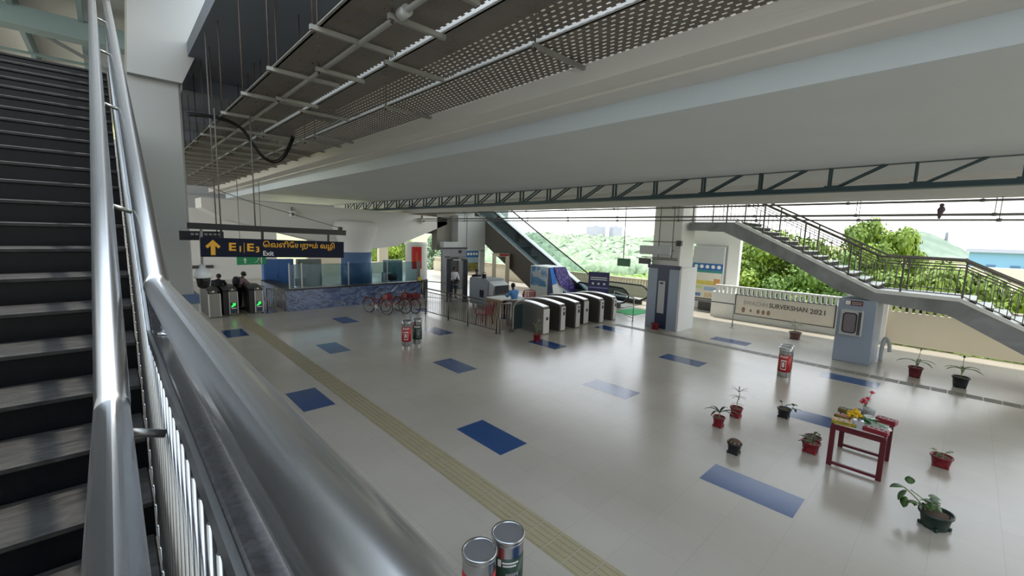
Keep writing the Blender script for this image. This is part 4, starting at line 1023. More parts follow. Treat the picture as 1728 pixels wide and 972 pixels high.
sbox(0.672, 0.680, -0.09, 0.1, yv-0.002, 9.46).build('divider', M['yellow'], t, w)
stext('\u0bc6\u0bb5\u0bb3\u0bbf\u0bc7\u0baf\u0bb1\u0bc1\u0bae\u0bcd \u0bb5\u0bb4\u0bbf', 0.145, 0.99, 0.07, 1.0, bold=.012)
stext('Exit', 0.13, 0.99, -0.10, 0.95, 'cyanwhite', bold=.015)

w = (1.45, 10.6, 3.6)
t = thing('wayfinding_sign', 'black hanging sign with faded lettering, partly hidden behind the exit sign', 'sign', w)
g = MB(); g.box(1.0, 1.73, 10.56, 10.64, 3.28, 3.46); g.build('sign_board', M['black'], t, w)
g = MB(); g.tube([(1.62, 10.6, 3.46), (1.62, 10.6, 7.3)], 0.012, 6); g.build('rod', M['conduit'], t, w)
for k in range(7): g = MB(); g.box(1.18+k*0.075, 1.23+k*0.075, 10.555, 10.56, 3.38, 3.42); g.build('letter', M['grey'], t, w)
w = (4.4, 21, 2.1)
t = thing('emergency_exit_sign', 'green emergency exit sign with white arrow, under the navy sign', 'sign', w)
g = MB(); g.cbox(3.85, 4.95, 20.96, 21.04, 1.94, 2.4, 0.008); g.build('sign_box', mat('exit_green', '1f9a62', .45, var=.04), t, w)
g = MB(); g.prism([(4.12, 2.0), (4.17, 2.0), (4.17, 2.14), (4.22, 2.12), (4.145, 2.24), (4.07, 2.12), (4.12, 2.14)], 'y', 20.952, 20.96); g.build('arrow', M['cyanwhite'], t, w)
g = MB(); g.sphere((4.66, 20.955, 2.2), 0.03, (1, .2, 1)); g.bar((4.64, 20.955, 2.17), (4.58, 20.955, 2.07), 0.045, 0.01); g.bar((4.58, 20.955, 2.07), (4.66, 20.955, 2.0), 0.03, 0.01); g.bar((4.58, 20.955, 2.08), (4.5, 20.955, 2.02), 0.03, 0.01); g.bar((4.63, 20.955, 2.15), (4.72, 20.955, 2.1), 0.025, 0.01); g.build('running_figure', M['cyanwhite'], t, w)
g = MB(); g.box(4.74, 4.78, 20.952, 20.96, 1.98, 2.26); g.build('door_mark', M['cyanwhite'], t, w)
for x in (4.0, 4.8): g = MB(); g.tube([(x, 21, 2.4), (x, 21, 5.68)], 0.012, 6); g.build('rod', M['conduit'], t, w)

w = (1.23, 9.72, 2.6)
t = thing('dome_camera', 'white hanging dome camera with a black bubble, below the left end of the navy sign', 'camera', w)
g = MB(); g.lathe([(0.145, 2.61), (0.147, 2.64), (0.135, 2.70), (0.10, 2.76), (0.05, 2.80), (0.045, 2.86), (0.0, 2.865)], (1.23, 9.72, 0), 28); g.build('housing', M['cyanwhite'], t, w)
g = MB(); g.lathe([(0.0, 2.40), (0.05, 2.408), (0.088, 2.44), (0.105, 2.49), (0.112, 2.56), (0.125, 2.615), (0.0, 2.616)], (1.23, 9.72, 0), 28); g.build('bubble', mat('black_dome', '101114', .06, var=0), t, w)
g = MB(); g.tube([(1.23, 9.72, 2.85), (1.23, 9.70, 3.3), (1.23, 9.54, 3.54)], 0.022, 10); g.build('stem', M['lgrey'], t, w)
for lab, x, z in (('small white speaker box on the far cap beam, left of the pier head', 6.6, 4.2), ('small white speaker box on the far cap beam, near its right tip', 13.9, 4.15)):
    w = (x, 22.8, z); t = thing('wall_speaker', lab, 'speaker', w, 0)
    g = MB(); g.cbox(x-0.13, x+0.13, 22.66, 22.86, z-0.13, z+0.17, 0.02); g.build('case', M['cyanwhite'], t, w)
    g = MB(); g.lathe([(0.07, 0), (0.05, 0.01)], (0, 0, 0), 14); g.v = [(x+p[0], 22.66-p[2], z+p[1]) for p in g.v]; g.build('grille', M['dgrey'], t, w)
    g = MB(); g.box(x-0.02, x+0.02, 22.8, 22.92, z+0.1, z+0.35); g.build('bracket', M['conduit'], t, w)

# bird on the middle conduit
w = (13.5, 0.56, 4.27)
b = MB(); zb = CAMZ+0.049*13.5+0.03
b.tube([(13.5, 0.56, zb-0.12), (13.5, 0.55, zb+0.02), (13.5, 0.54, zb+0.08), (13.5, 0.54, zb+0.13), (13.5, 0.55, zb+0.16)], [0.018, 0.05, 0.07, 0.05, 0.02], 10)
b.sphere((13.48, 0.54, zb+0.18), 0.042); b.tube([(13.45, 0.52, zb+0.18), (13.40, 0.50, zb+0.17)], [0.014, 0.004], 6)
t = thing('bird', 'dark bird perched upright on the conduits at the upper right', 'bird', (13.5, 0.56, zb))
b.build('body', mat('dark_feather', '6a5a60', .7, var=.2, scale=30), t, (13.5, 0.56, zb))
for s in (-1, 1):
    g = MB(); g.tube([(13.47, 0.54+s*0.02, zb+0.04), (13.47, 0.54+s*0.02, zb-0.0)], 0.006, 5); g.build('leg', M['dgrey'], t, (13.5, 0.56, zb))

# ------------------------------------------------------------------ litter bins
def arc_patch(x0, a0, a1, r, z0, z1, n=8):
    g = MB(); vs = []
    for k in range(n+1):
        a = a0+(a1-a0)*k/n; vs += [(r*math.cos(a), r*math.sin(a), z0), (r*math.cos(a), r*math.sin(a), z1)]
    return g.add(vs, [(2*k, 2*k+2, 2*k+3, 2*k+1) for k in range(n)], 0, True)
M['lid_grey'] = mat('lid_grey', '77787a', .5, .2, var=.05)
M['bin_red'] = mat('bin_red_wrap', 'b8272b', 0.4, var=.06)
M['bin_green'] = mat('bin_green_wrap', '1e3d30', 0.4, var=.08)
def bin_(label, x, y, wrap, group, face, lid='flat'):
    t = thing('litter_bin', label, 'bin', (x, y, 0), 0, group); R = 0.15; H = 0.76
    g = MB(); g.lathe([(R*0.97, 0.0), (R, 0.02), (R, H-0.06), (R*1.03, H-0.05), (R*1.03, H-0.03), (R*0.99, H-0.02)], (0, 0, 0), 40); g.build('body', M['steel'], t)
    g = MB(); g.lathe([(R*1.012, 0.14), (R*1.012, 0.60)], (0, 0, 0), 40); wr = g.build('wrap', wrap, t)
    g = MB(); g.lathe([(R*1.04, H-0.025), (R*1.08, H-0.012), (R*1.08, H+0.008), (R*1.02, H+0.022), (R*0.93, H+0.012), (R*0.9, H-0.002), (0.0, H-0.004)], (0, 0, 0), 40); ld = g.build('lid', M['steel'], t)
    g = MB(); g.lathe([(R*0.93, H-0.004), (R*0.92, H+0.009), (0, H+0.0095)], (0, 0, 0), 36, smooth=False); g.build('lid_insert', M['lid_grey'], ld)
    for (a, b, z0, z1) in ((-0.55, 0.5, 0.555, 0.572), (-0.5, 0.35, 0.525, 0.542)):
        arc_patch(0, face+a, face+b, R*1.02, z0, z1).build('text_line', M['cyanwhite'], wr, fix=False)
    arc_patch(0, face-0.85, face-0.62, R*1.02, 0.52, 0.59).build('emblem', M['cyanwhite'], wr, fix=False)
    f = face+(0.1 if wrap is M['bin_green'] else -0.2)
    for (a, b, z0, z1) in ((-0.42, 0.42, 0.43, 0.46), (-0.42, 0.42, 0.2, 0.225), (-0.42, -0.34, 0.2, 0.46), (0.34, 0.42, 0.2, 0.46)):
        arc_patch(0, f+a, f+b, R*1.02, z0, z1).build('print_frame', M['cyanwhite'] if wrap is M['bin_red'] else M['grey'], wr, fix=False)
    arc_patch(0, f-0.2, f+0.15, R*1.02, 0.27, 0.4).build('print_figure', M['cyanwhite'] if wrap is M['bin_red'] else M['grey'], wr, fix=False)
    return t
bin_('red wrapped steel bin cut by the bottom edge of the picture', 2.24, 2.71, M['bin_red'], 'steel bin pairs', rad(-115))
bin_('dark green wrapped steel bin behind the red one at the bottom edge', 2.59, 2.71, M['bin_green'], 'steel bin pairs', rad(-120))
bin_('red wrapped steel bin standing in the middle of the hall, left of the green one', 6.62, 11.80, M['bin_red'], 'steel bin pairs', rad(-115))
bin_('dark green wrapped steel bin in the middle of the hall, beside the red one', 7.03, 11.85, M['bin_green'], 'steel bin pairs', rad(-110))
t = bin_('red wrapped steel bin on the right, beyond the potted plants', 12.95, 3.05, M['bin_red'], 'steel bin pairs', rad(-165))
t = bin_('dark bin half hidden behind the right hand red bin', 13.27, 3.10, M['bin_green'], 'steel bin pairs', rad(-165))

# ------------------------------------------------------------------ red bicycles
def bicycle(label, x, y, rz):
    t = thing('bicycle', label, 'bicycle', (x, y, 0), rz, 'red bicycles')
    RW = 0.31; wb = 1.02
    M.setdefault('bike_red', mat('bicycle_red', '7a1c1f', .35, var=.1))
    for nm, xx in (('rear_wheel', -wb/2), ('front_wheel', wb/2)):
        g = MB(); g.tube([(xx+RW*math.cos(a), 0, RW+RW*math.sin(a)) for a in [2*PI*k/28 for k in range(28)]], 0.021, 8, closed=True); wl = g.build(nm, M['rubber'], t)
        g = MB(); g.tube([(xx+(RW-0.025)*math.cos(a), 0, RW+(RW-0.025)*math.sin(a)) for a in [2*PI*k/28 for k in range(28)]], 0.012, 6, closed=True)
        for k in range(14):
            a = 2*PI*k/14; g.tube([(xx+0.02*math.cos(a), 0.02*(-1)**k, RW+0.02*math.sin(a)), (xx+(RW-0.03)*math.cos(a), 0, RW+(RW-0.03)*math.sin(a))], 0.003, 4)
        g.tube([(xx, -0.05, RW), (xx, 0.05, RW)], 0.02, 8); g.build('rim', M['steel_dull'], wl)
        g = MB(); g.tube([(xx+(RW+0.035)*math.cos(a), 0, RW+(RW+0.035)*math.sin(a)) for a in [0.2+2.4*k/12+(0.5 if xx < 0 else 0) for k in range(13)]], 0.025, 6); g.build('mudguard', M['bike_red'], t)
    g = MB(); bb = (-0.06, 0, 0.29); st = (-0.2, 0, 0.72); hd = (0.33, 0, 0.76); hb = (0.37, 0, 0.62)
    for a, b, r in ((bb, st, 0.018), (bb, hb, 0.022), ((-0.16, 0, 0.6), hb, 0.018), (hd, hb, 0.02), (bb, (-wb/2, 0.05, RW), 0.011), (bb, (-wb/2, -0.05, RW), 0.011), ((-0.17, 0, 0.63), (-wb/2, 0.05, RW), 0.009), ((-0.17, 0, 0.63), (-wb/2, -0.05, RW), 0.009)): g.tube([a, b], r, 8)
    g.build('frame', M['bike_red'], t)
    g = MB()
    for s in (-0.05, 0.05): g.tube([(0.375, s, 0.62), (wb/2, s, RW)], 0.012, 6)
    g.tube([(0.375, -0.05, 0.62), (0.375, 0.05, 0.62)], 0.015, 6); g.build('fork', M['bike_red'], t)
    g = MB(); g.tube([hd, (0.31, 0, 0.92)], 0.014, 8); g.tube(smooth([(0.16, -0.28, 0.94), (0.28, -0.25, 0.96), (0.32, -0.1, 0.92), (0.31, 0, 0.92), (0.32, 0.1, 0.92), (0.28, 0.25, 0.96), (0.16, 0.28, 0.94)], 4), 0.012, 8); hbx = g.build('handlebar', M['steel_dull'], t)
    for s in (-1, 1): g = MB(); g.tube([(0.15, s*0.28, 0.94), (0.23, s*0.27, 0.955)], 0.018, 8); g.build('grip', M['rubber'], hbx)
    g = MB(); g.tube([st, (-0.21, 0, 0.8)], 0.013, 8); g.sphere((-0.26, 0, 0.83), 0.1, (1.2, 0.75, 0.35)); g.sphere((-0.13, 0, 0.83), 0.06, (1.5, 0.5, 0.4)); g.build('saddle', M['black'], t)
    g = MB(); g.lathe([(0.09, -0.004), (0.09, 0.004)], (0, 0, 0), 18); g.v = [(bb[0]+p[0], -0.05+p[2], bb[2]+p[1]) for p in g.v]
    g.tube([(bb[0], -0.06, bb[2]), (bb[0]+0.1, -0.06, bb[2]-0.13)], 0.01, 6); g.tube([(bb[0], 0.06, bb[2]), (bb[0]-0.1, 0.06, bb[2]+0.13)], 0.01, 6); cr_ = g.build('crank', M['steel_dull'], t)
    for s in (-1, 1): g = MB(); g.box(bb[0]-s*0.1-0.04, bb[0]-s*0.1+0.04, s*0.07-0.03+s*0.03, s*0.07+0.03+s*0.03, bb[2]+s*0.13-0.012, bb[2]+s*0.13+0.012); g.build('pedal', M['black'], cr_)
    g = MB(); g.box(0.42, 0.68, -0.14, 0.14, 0.68, 0.7)
    for a in ((0.42, 0.435), (0.665, 0.68)): g.box(a[0], a[1], -0.14, 0.14, 0.68, 0.88)
    for a in ((-0.14, -0.125), (0.125, 0.14)): g.box(0.42, 0.68, a[0], a[1], 0.68, 0.88)
    g.build('basket', M['bike_red'], t)
    g = MB(); g.box(-0.7, -0.3, -0.07, 0.07, 0.655, 0.67); g.build('rear_rack', M['black'], t)
    g = MB(); g.tube([(-0.12, 0.03, 0.28), (-0.2, 0.2, 0.0)], 0.01, 6); g.build('kickstand', M['steel_dull'], t)
bicycle('red bicycle leftmost of the three by the blue counter', 8.25, 17.15, rad(-70))
bicycle('red bicycle between the two others by the blue counter', 8.95, 16.95, rad(-62))
bicycle('red bicycle nearest the queue railing', 9.4, 16.75, rad(-75))

# ------------------------------------------------------------------ potted plants
M['soil'] = mat('dry_soil', '5d4d3f', .9, var=.3, scale=30, bump=.4)
M['pot_red'] = mat('pot_red', '84202b', .4, var=.08, scale=6); M['pot_black'] = mat('pot_black', '25262c', .4, var=.1, scale=6); M['pot_dark_green'] = mat('pot_dark_green', '20352f', .35, var=.1)
M['pot_brown'] = mat('pot_brown', '6a4b44', .5, var=.1)
M['leaf'] = ramp_mat('leaf_green', [(0.3, '33502b'), (0.6, '557a3a'), (0.85, '8aa257')], 9, rough=.45)
M['leaf_dark'] = ramp_mat('leaf_dark', [(0.3, '2b3428'), (0.6, '435236'), (0.85, '6b7a4a')], 9, rough=.5)
M['leaf_pale'] = ramp_mat('leaf_pale', [(0.3, '5d7145'), (0.6, '83965c'), (0.85, 'a9b57f')], 9, rough=.5)
M['dry'] = mat('dry_leaf', '8c7860', .8, var=.25, scale=10)
M['stem'] = mat('plant_stem', '7d8a5c', .6, var=.2, scale=10)
def leaf(g, base, d, L, wd, droop=0.4, n=6, fold=0.15, tip=0.0):
    """a blade: starts along d, bends down, folded along the midrib, with thickness"""
    base = V3(base); d = V3(d).normalized(); P = []; p = base.copy(); step = L/n
    side = d.cross(V3((0, 0, 1))); side = side.normalized() if side.length > 1e-3 else V3((1, 0, 0))
    vs = []
    for k in range(n+1):
        s = k/n; wk = wd*max(0.04, math.sin(PI*min(1, 0.06+s*0.94))**0.8)*(1-tip*s); up = side.cross(d).normalized()
        vs += [p-side*wk/2+up*wk*fold, p-up*0.0015, p+side*wk/2+up*wk*fold, p+up*0.0025]
        d = (d+V3((0, 0, -droop/n))).normalized(); p = p+d*step
    fs = []
    for k in range(n):
        a, b = k*4, k*4+4
        fs += [(a, b, b+1, a+1), (a+1, b+1, b+2, a+2), (a, a+3, b+3, b), (a+3, a+2, b+2, b+3)]
    g.add(vs, fs, 0, True)
def pot(label, x, y, h, r, m, rz=0.0, group='potted plants on the hall floor', oval=1.0, soil=True, fill=0.86):
    t = thing('potted_plant', label, 'plant', (x, y, 0), rz, group)
    g = MB(); rb = r*0.78
    g.lathe([(rb, 0.012), (rb*1.02, 0.03), (r*0.96, h*0.86), (r*1.07, h*0.87), (r*1.08, h), (r*0.98, h), (r*0.95, h*0.88), (r*0.9, h*fill), (0.0, h*fill-0.001)], (0, 0, 0), 28, sx=oval); g.build('pot', m, t)
    for k in range(4):
        a = PI/4+k*PI/2; g = MB(); g.cbox(rb*oval*math.cos(a)*1.08-0.02, rb*oval*math.cos(a)*1.08+0.02, rb*math.sin(a)*1.08-0.02, rb*math.sin(a)*1.08+0.02, 0, 0.05, 0.006); g.build('foot', m, t)
    if soil: g = MB(); g.lathe([(r*0.93, h*fill-0.004), (r*0.6, h*fill+0.012), (0, h*fill+0.016)], (0, 0, 0), 24, sx=oval); g.build('soil', M['soil'], t)
    return t
rnd = random.Random(3)
def fronds(t, n, z0, L, wd, spread, m, up=0.9, droop=1.2, stemh=0.05):
    g = MB(); g.tube([(0, 0, z0-0.05), (0.005, 0, z0+stemh)], [0.012, 0.007], 8); g.build('stem', M['stem'], t)
    for k in range(n):
        a = 2*PI*k/n+rnd.uniform(-.3, .3); s = spread*rnd.uniform(.7, 1.1); g = MB()
        leaf(g, (0, 0, z0+stemh), (s*math.cos(a), s*math.sin(a), up), L*rnd.uniform(.75, 1.1), wd, droop, 8, 0.2); g.build('leaf', m, t)
def branchy(t, specs, z0, m, lw=0.06, ll=0.09, bend=0.02):
    """thin stems (dx, dy, dz) each carrying leaves near the tip"""
    for dx, dy, dz, nl in specs:
        g = MB(); g.tube(smooth([(0, 0, z0-0.03), (dx*.35, dy*.35+bend, z0+dz*.55), (dx, dy, z0+dz)], 4), 0.006, 6); g.build('stem', M['stem'], t)
        for k in range(nl):
            a = rnd.uniform(0, 2*PI); f = 1-0.45*k/max(1, nl); g = MB()
            leaf(g, (dx*f, dy*f, z0+dz*f), (math.cos(a), math.sin(a), rnd.uniform(0.0, .7)), ll*rnd.uniform(.75, 1.2), lw*rnd.uniform(.8, 1.1), rnd.uniform(.5, 1.3), 5, 0.12); g.build('leaf', m, t)
h = 0.20
t = pot('red pot with a drooping palm, left of the spiky plant', 8.36, 2.95, 0.20, 0.105, M['pot_red']); fronds(t, 6, 0.18, 0.36, 0.05, 0.75, M['leaf_dark'], 0.9, 1.6, 0.09)
t = pot('red pot with a tall spiky plant, behind the drooping palm', 9.12, 2.90, 0.20, 0.115, M['pot_red'])
g = MB(); g.tube(smooth([(0, 0, 0.15), (0.02, 0.0, 0.3), (0.06, -0.02, 0.5)], 4), 0.007, 6); g.build('stem', M['stem'], t)
for z0, n, L in ((0.27, 3, 0.13), (0.40, 7, 0.17), (0.50, 6, 0.2)):
    for k in range(n):
        a = 2*PI*k/n+z0*9; g = MB(); leaf(g, (0.02+0.2*max(0, z0-0.3), 0, z0), (math.cos(a), math.sin(a), 0.5 if z0 < .45 else 1.2), L, 0.02, 0.9, 6); g.build('leaf', M['leaf_dark'], t)
t = pot('black pot with a leaning leafy sprig, right behind the row left of the table', 9.88, 2.24, 0.19, 0.12, M['pot_black']); branchy(t, [(0.10, -0.12, 0.13, 6), (-0.06, 0.08, 0.18, 2), (0.03, -0.2, 0.05, 4)], 0.17, M['leaf_dark'], 0.045, 0.1)
t = pot('black pot with a dried stump and no green, nearest the big blue slab', 7.50, 2.36, 0.19, 0.11, M['pot_black'])
g = MB(); g.sphere((0, 0, 0.19), 0.09, (1.05, 1.05, 0.7)); g.build('root_ball', M['soil'], t)
for k in range(9):
    a = k*0.7; g = MB(); leaf(g, (0.03*math.cos(a), 0.03*math.sin(a), 0.22), (math.cos(a), math.sin(a), .8), 0.10, 0.035, 2.0, 5); g.build('leaf', M['dry'], t)
t = pot('wide red pot with dark wilted leaves, just left of the table', 8.58, 1.50, 0.19, 0.135, M['pot_red']); branchy(t, [(-0.08, 0.12, 0.12, 4), (0.06, -0.06, 0.2, 4), (0.1, 0.03, 0.1, 2), (-0.14, 0.1, 0.06, 3)], 0.16, M['leaf_dark'], 0.05, 0.1)
for k in range(8):
    a = k*0.8; g = MB(); leaf(g, (0.04*math.cos(a), 0.04*math.sin(a), 0.18), (math.cos(a), math.sin(a), .5), 0.10, 0.04, 1.6, 5); g.build('leaf', M['dry'], t)
t = pot('dark pot standing close behind the wide red pot by the table', 8.80, 1.52, 0.2, 0.12, M['pot_brown'])
t = pot('wide red pot with a few small leaves, alone to the right of the table', 9.72, -0.06, 0.18, 0.135, M['pot_red']); branchy(t, [(-0.04, 0.12, 0.13, 2), (0.05, -0.12, 0.12, 3), (0.02, 0.02, 0.06, 3)], 0.15, M['leaf_pale'], 0.04, 0.07)
for k in range(6):
    a = k*1.1; g = MB(); leaf(g, (0.05*math.cos(a), 0.05*math.sin(a), 0.17), (math.cos(a), math.sin(a), .4), 0.08, 0.03, 1.6, 5); g.build('leaf', M['dry'], t)
t = pot('large oval dark green pot with a sprawling broad-leaved plant at the lower right', 7.50, -0.08, 0.21, 0.155, M['pot_dark_green'], rad(-35), oval=1.12)
branchy(t, [(-0.12, 0.24, 0.20, 0), (-0.16, 0.1, 0.10, 5), (-0.02, 0.06, 0.14, 5), (0.02, 0.1, 0.12, 4)], 0.17, M['leaf'], 0.10, 0.13)
for bx, by, bz, dx, dy, dz, L in ((-0.2, 0.26, 0.40, -1, .6, .1, .16), (-0.18, 0.24, 0.36, -.4, .2, -.6, .17), (-0.22, 0.2, 0.30, -.2, 0, -.8, .15), (-0.12, 0.26, 0.44, .2, .3, .8, .1), (-0.02, 0.1, 0.36, .5, -.3, .1, .14)):
    g = MB(); leaf(g, (bx, by, bz), (dx, dy, dz), L, 0.11, 0.6, 6, .12); g.build('leaf', M['leaf'], t)
g = MB(); g.tube(smooth([(-0.05, 0.05, 0.16), (-0.12, 0.16, 0.3), (-0.2, 0.26, 0.40)], 4), 0.008, 6); g.build('stem', M['stem'], t)
t = pot('maroon pot with a pale spreading plant, near the right parapet, left of the black one', 15.85, 0.66, 0.28, 0.15, mat('pot_maroon', '6d2430', .4)); fronds(t, 6, 0.24, 0.5, 0.075, 1.0, M['leaf_pale'], 0.6, 1.3, 0.16)
g = MB(); g.tube([(0, 0, 0.25), (0.02, -0.05, 0.78)], 0.006, 6); g.build('stem', M['stem'], t)
for k in range(3): g = MB(); leaf(g, (0.02, -0.05, 0.74), (math.cos(k*2), math.sin(k*2), 1), 0.12, 0.035, .8, 5); g.build('leaf', M['leaf_dark'], t)
t = pot('black pot with a pale branching plant, near the right parapet', 15.65, -0.20, 0.28, 0.16, M['pot_black']); fronds(t, 6, 0.26, 0.45, 0.075, 1.0, M['leaf_pale'], 0.6, 1.2, 0.2)
g = MB(); g.tube([(0, 0, 0.25), (0.03, 0.0, 0.8)], 0.006, 6); g.build('stem', M['stem'], t)
for k in range(4): g = MB(); leaf(g, (0.03, 0, 0.76), (math.cos(k*1.6), math.sin(k*1.6), 1), 0.15, 0.045, .8, 5); g.build('leaf', M['leaf_dark'], t)
t = pot('small red pot with bare soil at the foot of the clad column', 15.42, 8.12, 0.24, 0.14, M['pot_red'])
t = pot('small red pot with a thin tall plant in front of the first fare gate', 10.32, 9.66, 0.24, 0.13, M['pot_red']); branchy(t, [(0.04, 0.02, 0.55, 4), (-0.1, 0.06, 0.42, 3), (0.1, -0.05, 0.35, 3), (-0.03, -0.06, 0.3, 3)], 0.2, M['leaf_pale'], 0.03, 0.14)
t = pot('square brown pot with a thin pale plant before the banner', 18.3, 4.08, 0.26, 0.19, M['pot_brown']); branchy(t, [(0, 0.05, 0.5, 6), (0.05, -0.12, 0.42, 4), (-0.05, 0.12, 0.38, 4)], 0.2, M['leaf_pale'], 0.05, 0.15)

# ------------------------------------------------------------------ red table with its load
w = (8.8, 0.88, 0)
t = thing('plastic_table', 'small dark red table crowded with flowers and boxes', 'table', w)
TX0, TX1, TY0, TY1, TH = 8.30, 9.26, 0.54, 1.22, 0.70
g = MB(); g.cbox(TX0, TX1, TY0, TY1, TH-0.035, TH, 0.01); g.build('table_top', M['maroon'], t, w)
for x in (TX0+0.03, TX1-0.03):
    for y in (TY0+0.03, TY1-0.03):
        g = MB(); g.cbox(x-0.03, x+0.03, y-0.035, y+0.035, 0, TH-0.03, 0.006); g.build('leg', M['maroon'], t, w)
for x in (TX0+0.03, TX1-0.03):
    g = MB(); g.box(x-0.022, x+0.022, TY0+0.05, TY1-0.05, 0.03, 0.07); g.build('stretcher', M['maroon'], t, w)
    g = MB(); g.box(x-0.02, x+0.02, TY0+0.05, TY1-0.05, TH-0.09, TH-0.03); g.build('apron', M['maroon'], t, w)
for y in (TY0+0.03, TY1-0.03): g = MB(); g.box(TX0+0.05, TX1-0.05, y-0.02, y+0.02, TH-0.09, TH-0.03); g.build('apron', M['maroon'], t, w)
g = MB(); g.box(TX0+0.02, TX1-0.04, TY0+0.03, TY1-0.03, TH, TH+0.004); tag(g.build('table_cloth', M['cyanwhite'], None, (8.8, .88, TH)), 'white cloth spread under the boxes and flowers on the red table', 'cloth')
zt = TH+0.004
def gift(label, x, y, rz, lx, ly, h, m, m2, grp):
    t = thing('gift_box', label, 'box', (x, y, zt), rz, grp)
    g = MB(); g.cbox(-lx/2, lx/2, -ly/2, ly/2, 0, h, 0.006); g.build('carton', m, t)
    g = MB(); n = 5
    for k in range(n): g.sphere((-lx/2+lx*(k+.5)/n, (-1)**k*ly*.12, h), 0.022, (1, 1, .35), 8, 5)
    g.build('top_print', m2, t)
M['gold'] = ramp_mat('gold_print', [(0.3, '6b5a1e'), (0.5, 'b39b34'), (0.65, '5d6a28'), (0.8, '9d7b2c')], 18, rough=.4)
M['redprint'] = ramp_mat('red_print', [(0.3, '6a1420'), (0.55, '8c1f2e'), (0.75, '4d0f19')], 20, rough=.4)
M['orange'] = mat('orange_sweet', 'd5562b', .4, var=.2)
M['olive'] = mat('olive_print', '4c5227', .5, var=.2)
M['brownp'] = ramp_mat('brown_print', [(0.3, '4a3a22'), (0.6, '7b6a2c'), (0.8, '39451f')], 18, rough=.5)
gift('gold box with orange sweets at the left front corner of the table', 8.42, 1.08, rad(98), 0.32, 0.17, 0.06, M['gold'], M['orange'], 'boxes on the red table')
gift('brown and olive box at the left back corner of the table', 9.02, 1.13, rad(88), 0.24, 0.14, 0.07, M['brownp'], M['olive'], 'boxes on the red table')
gift('dark brown box behind the gold one on the table', 8.68, 1.14, rad(80), 0.2, 0.12, 0.05, M['brownp'], M['orange'], 'boxes on the red table')
gift('dark red box at the right front corner of the table', 8.42, 0.68, rad(84), 0.30, 0.15, 0.07, M['redprint'], M['maroon'], 'boxes on the red table')
gift('dark red box at the right back corner of the table', 9.02, 0.62, rad(80), 0.26, 0.16, 0.08, M['redprint'], M['maroon'], 'boxes on the red table')
t = thing('flower_bunch', 'heap of bright yellow flowers on the left half of the table', 'flowers', (8.82, 1.0, zt), 0)
M['petal'] = mat('yellow_petal', 'e8bb14', .6, var=.15, scale=20)
for k in range(26):
    a = rnd.uniform(0, 2*PI); r = rnd.uniform(0, 0.11)
    g = MB(); c = (r*math.cos(a)*1.3, r*math.sin(a), 0.04+0.10*(1-r/0.12)+rnd.uniform(-.01, .02)); g.sphere(c, 0.034, (1, 1, .75), 8, 5)
    for q in range(6): leaf(g, c, (math.cos(q*1.05+k), math.sin(q*1.05+k), .5), 0.042, 0.022, 1, 3)
    g.build('flower', M['petal'], t)
t = thing('steel_pot', 'tall grey lidded tin standing in the middle of the table', 'pot', (9.0, 0.84, zt), 0)
g = MB(); g.lathe([(0.07, 0), (0.072, 0.15), (0.078, 0.155), (0.078, 0.18), (0, 0.182)], (0, 0, 0), 24); g.build('tin', M['lgrey'], t)
t = thing('steel_pot', 'white round bowl in front of the grey tin on the table', 'pot', (8.84, 0.82, zt), 0)
g = MB(); g.lathe([(0.05, 0), (0.07, 0.04), (0.075, 0.10), (0.068, 0.10), (0.06, 0.04), (0, 0.02)], (0, 0, 0), 24); g.build('bowl', M['cyanwhite'], t)
t = thing('steel_pot', 'small steel tumbler beside the yellow flowers on the table', 'pot', (8.98, 0.97, zt), 0)
g = MB(); g.lathe([(0.04, 0), (0.05, 0.13), (0.046, 0.13), (0.036, 0.01), (0, 0.01)], (0, 0, 0), 20); g.build('tumbler', M['steel'], t)
t = thing('white_basket', 'silvery white basket with a green sprig at the front of the table', 'basket', (8.44, 0.9, zt), 0.2)
g = MB(); g.cbox(-0.07, 0.07, -0.07, 0.07, 0, 0.12, 0.012); g.build('body', mat('silver_foil', 'c8cad2', .3, .5, var=.2, scale=20), t)
for k in range(6): g = MB(); leaf(g, (0, 0, 0.11), (math.cos(k), math.sin(k), 1), 0.10, 0.02, .6, 5); g.build('leaf', M['leaf_dark'], t)
t = thing('leaf_bundle', 'bundle of broad green leaves lying across the middle of the table', 'leaves', (8.66, 0.82, zt), 0)
for k in range(10):
    g = MB(); leaf(g, (rnd.uniform(-.06, .08), rnd.uniform(-.08, .08), 0.015+k*.006), (math.cos(k*.7), math.sin(k*.7), .35), 0.2, 0.09, .7, 6); g.build('leaf', mat('betel_green', '3f8a4f', .4, var=.15) if k == 0 else bpy.data.materials['betel_green'], t)
t = thing('flower_plate', 'low white plate of white flowers at the right edge of the table', 'plate', (8.68, 0.60, zt), 0)
g = MB(); g.lathe([(0.05, 0), (0.085, 0.012), (0.08, 0.015), (0, 0.008)], (0, 0, 0), 24); g.build('plate', M['cyanwhite'], t)
for k in range(8): g = MB(); g.sphere((0.05*math.cos(k*.8), 0.05*math.sin(k*.8), 0.028), 0.022, nu=8, nv=5); g.build('flower', M['cyanwhite'], t)
t = thing('flower_vase', 'slim vase with tall red and pink flowers at the back of the table', 'vase', (9.16, 0.92, zt), 0)
g = MB(); g.lathe([(0.03, 0), (0.04, 0.05), (0.025, 0.11), (0.03, 0.13), (0, 0.12)], (0, 0, 0), 18); g.build('vase', M['lgrey'], t)
M['pink'] = mat('pink_petal', 'd8445a', .5, var=.2, scale=20)
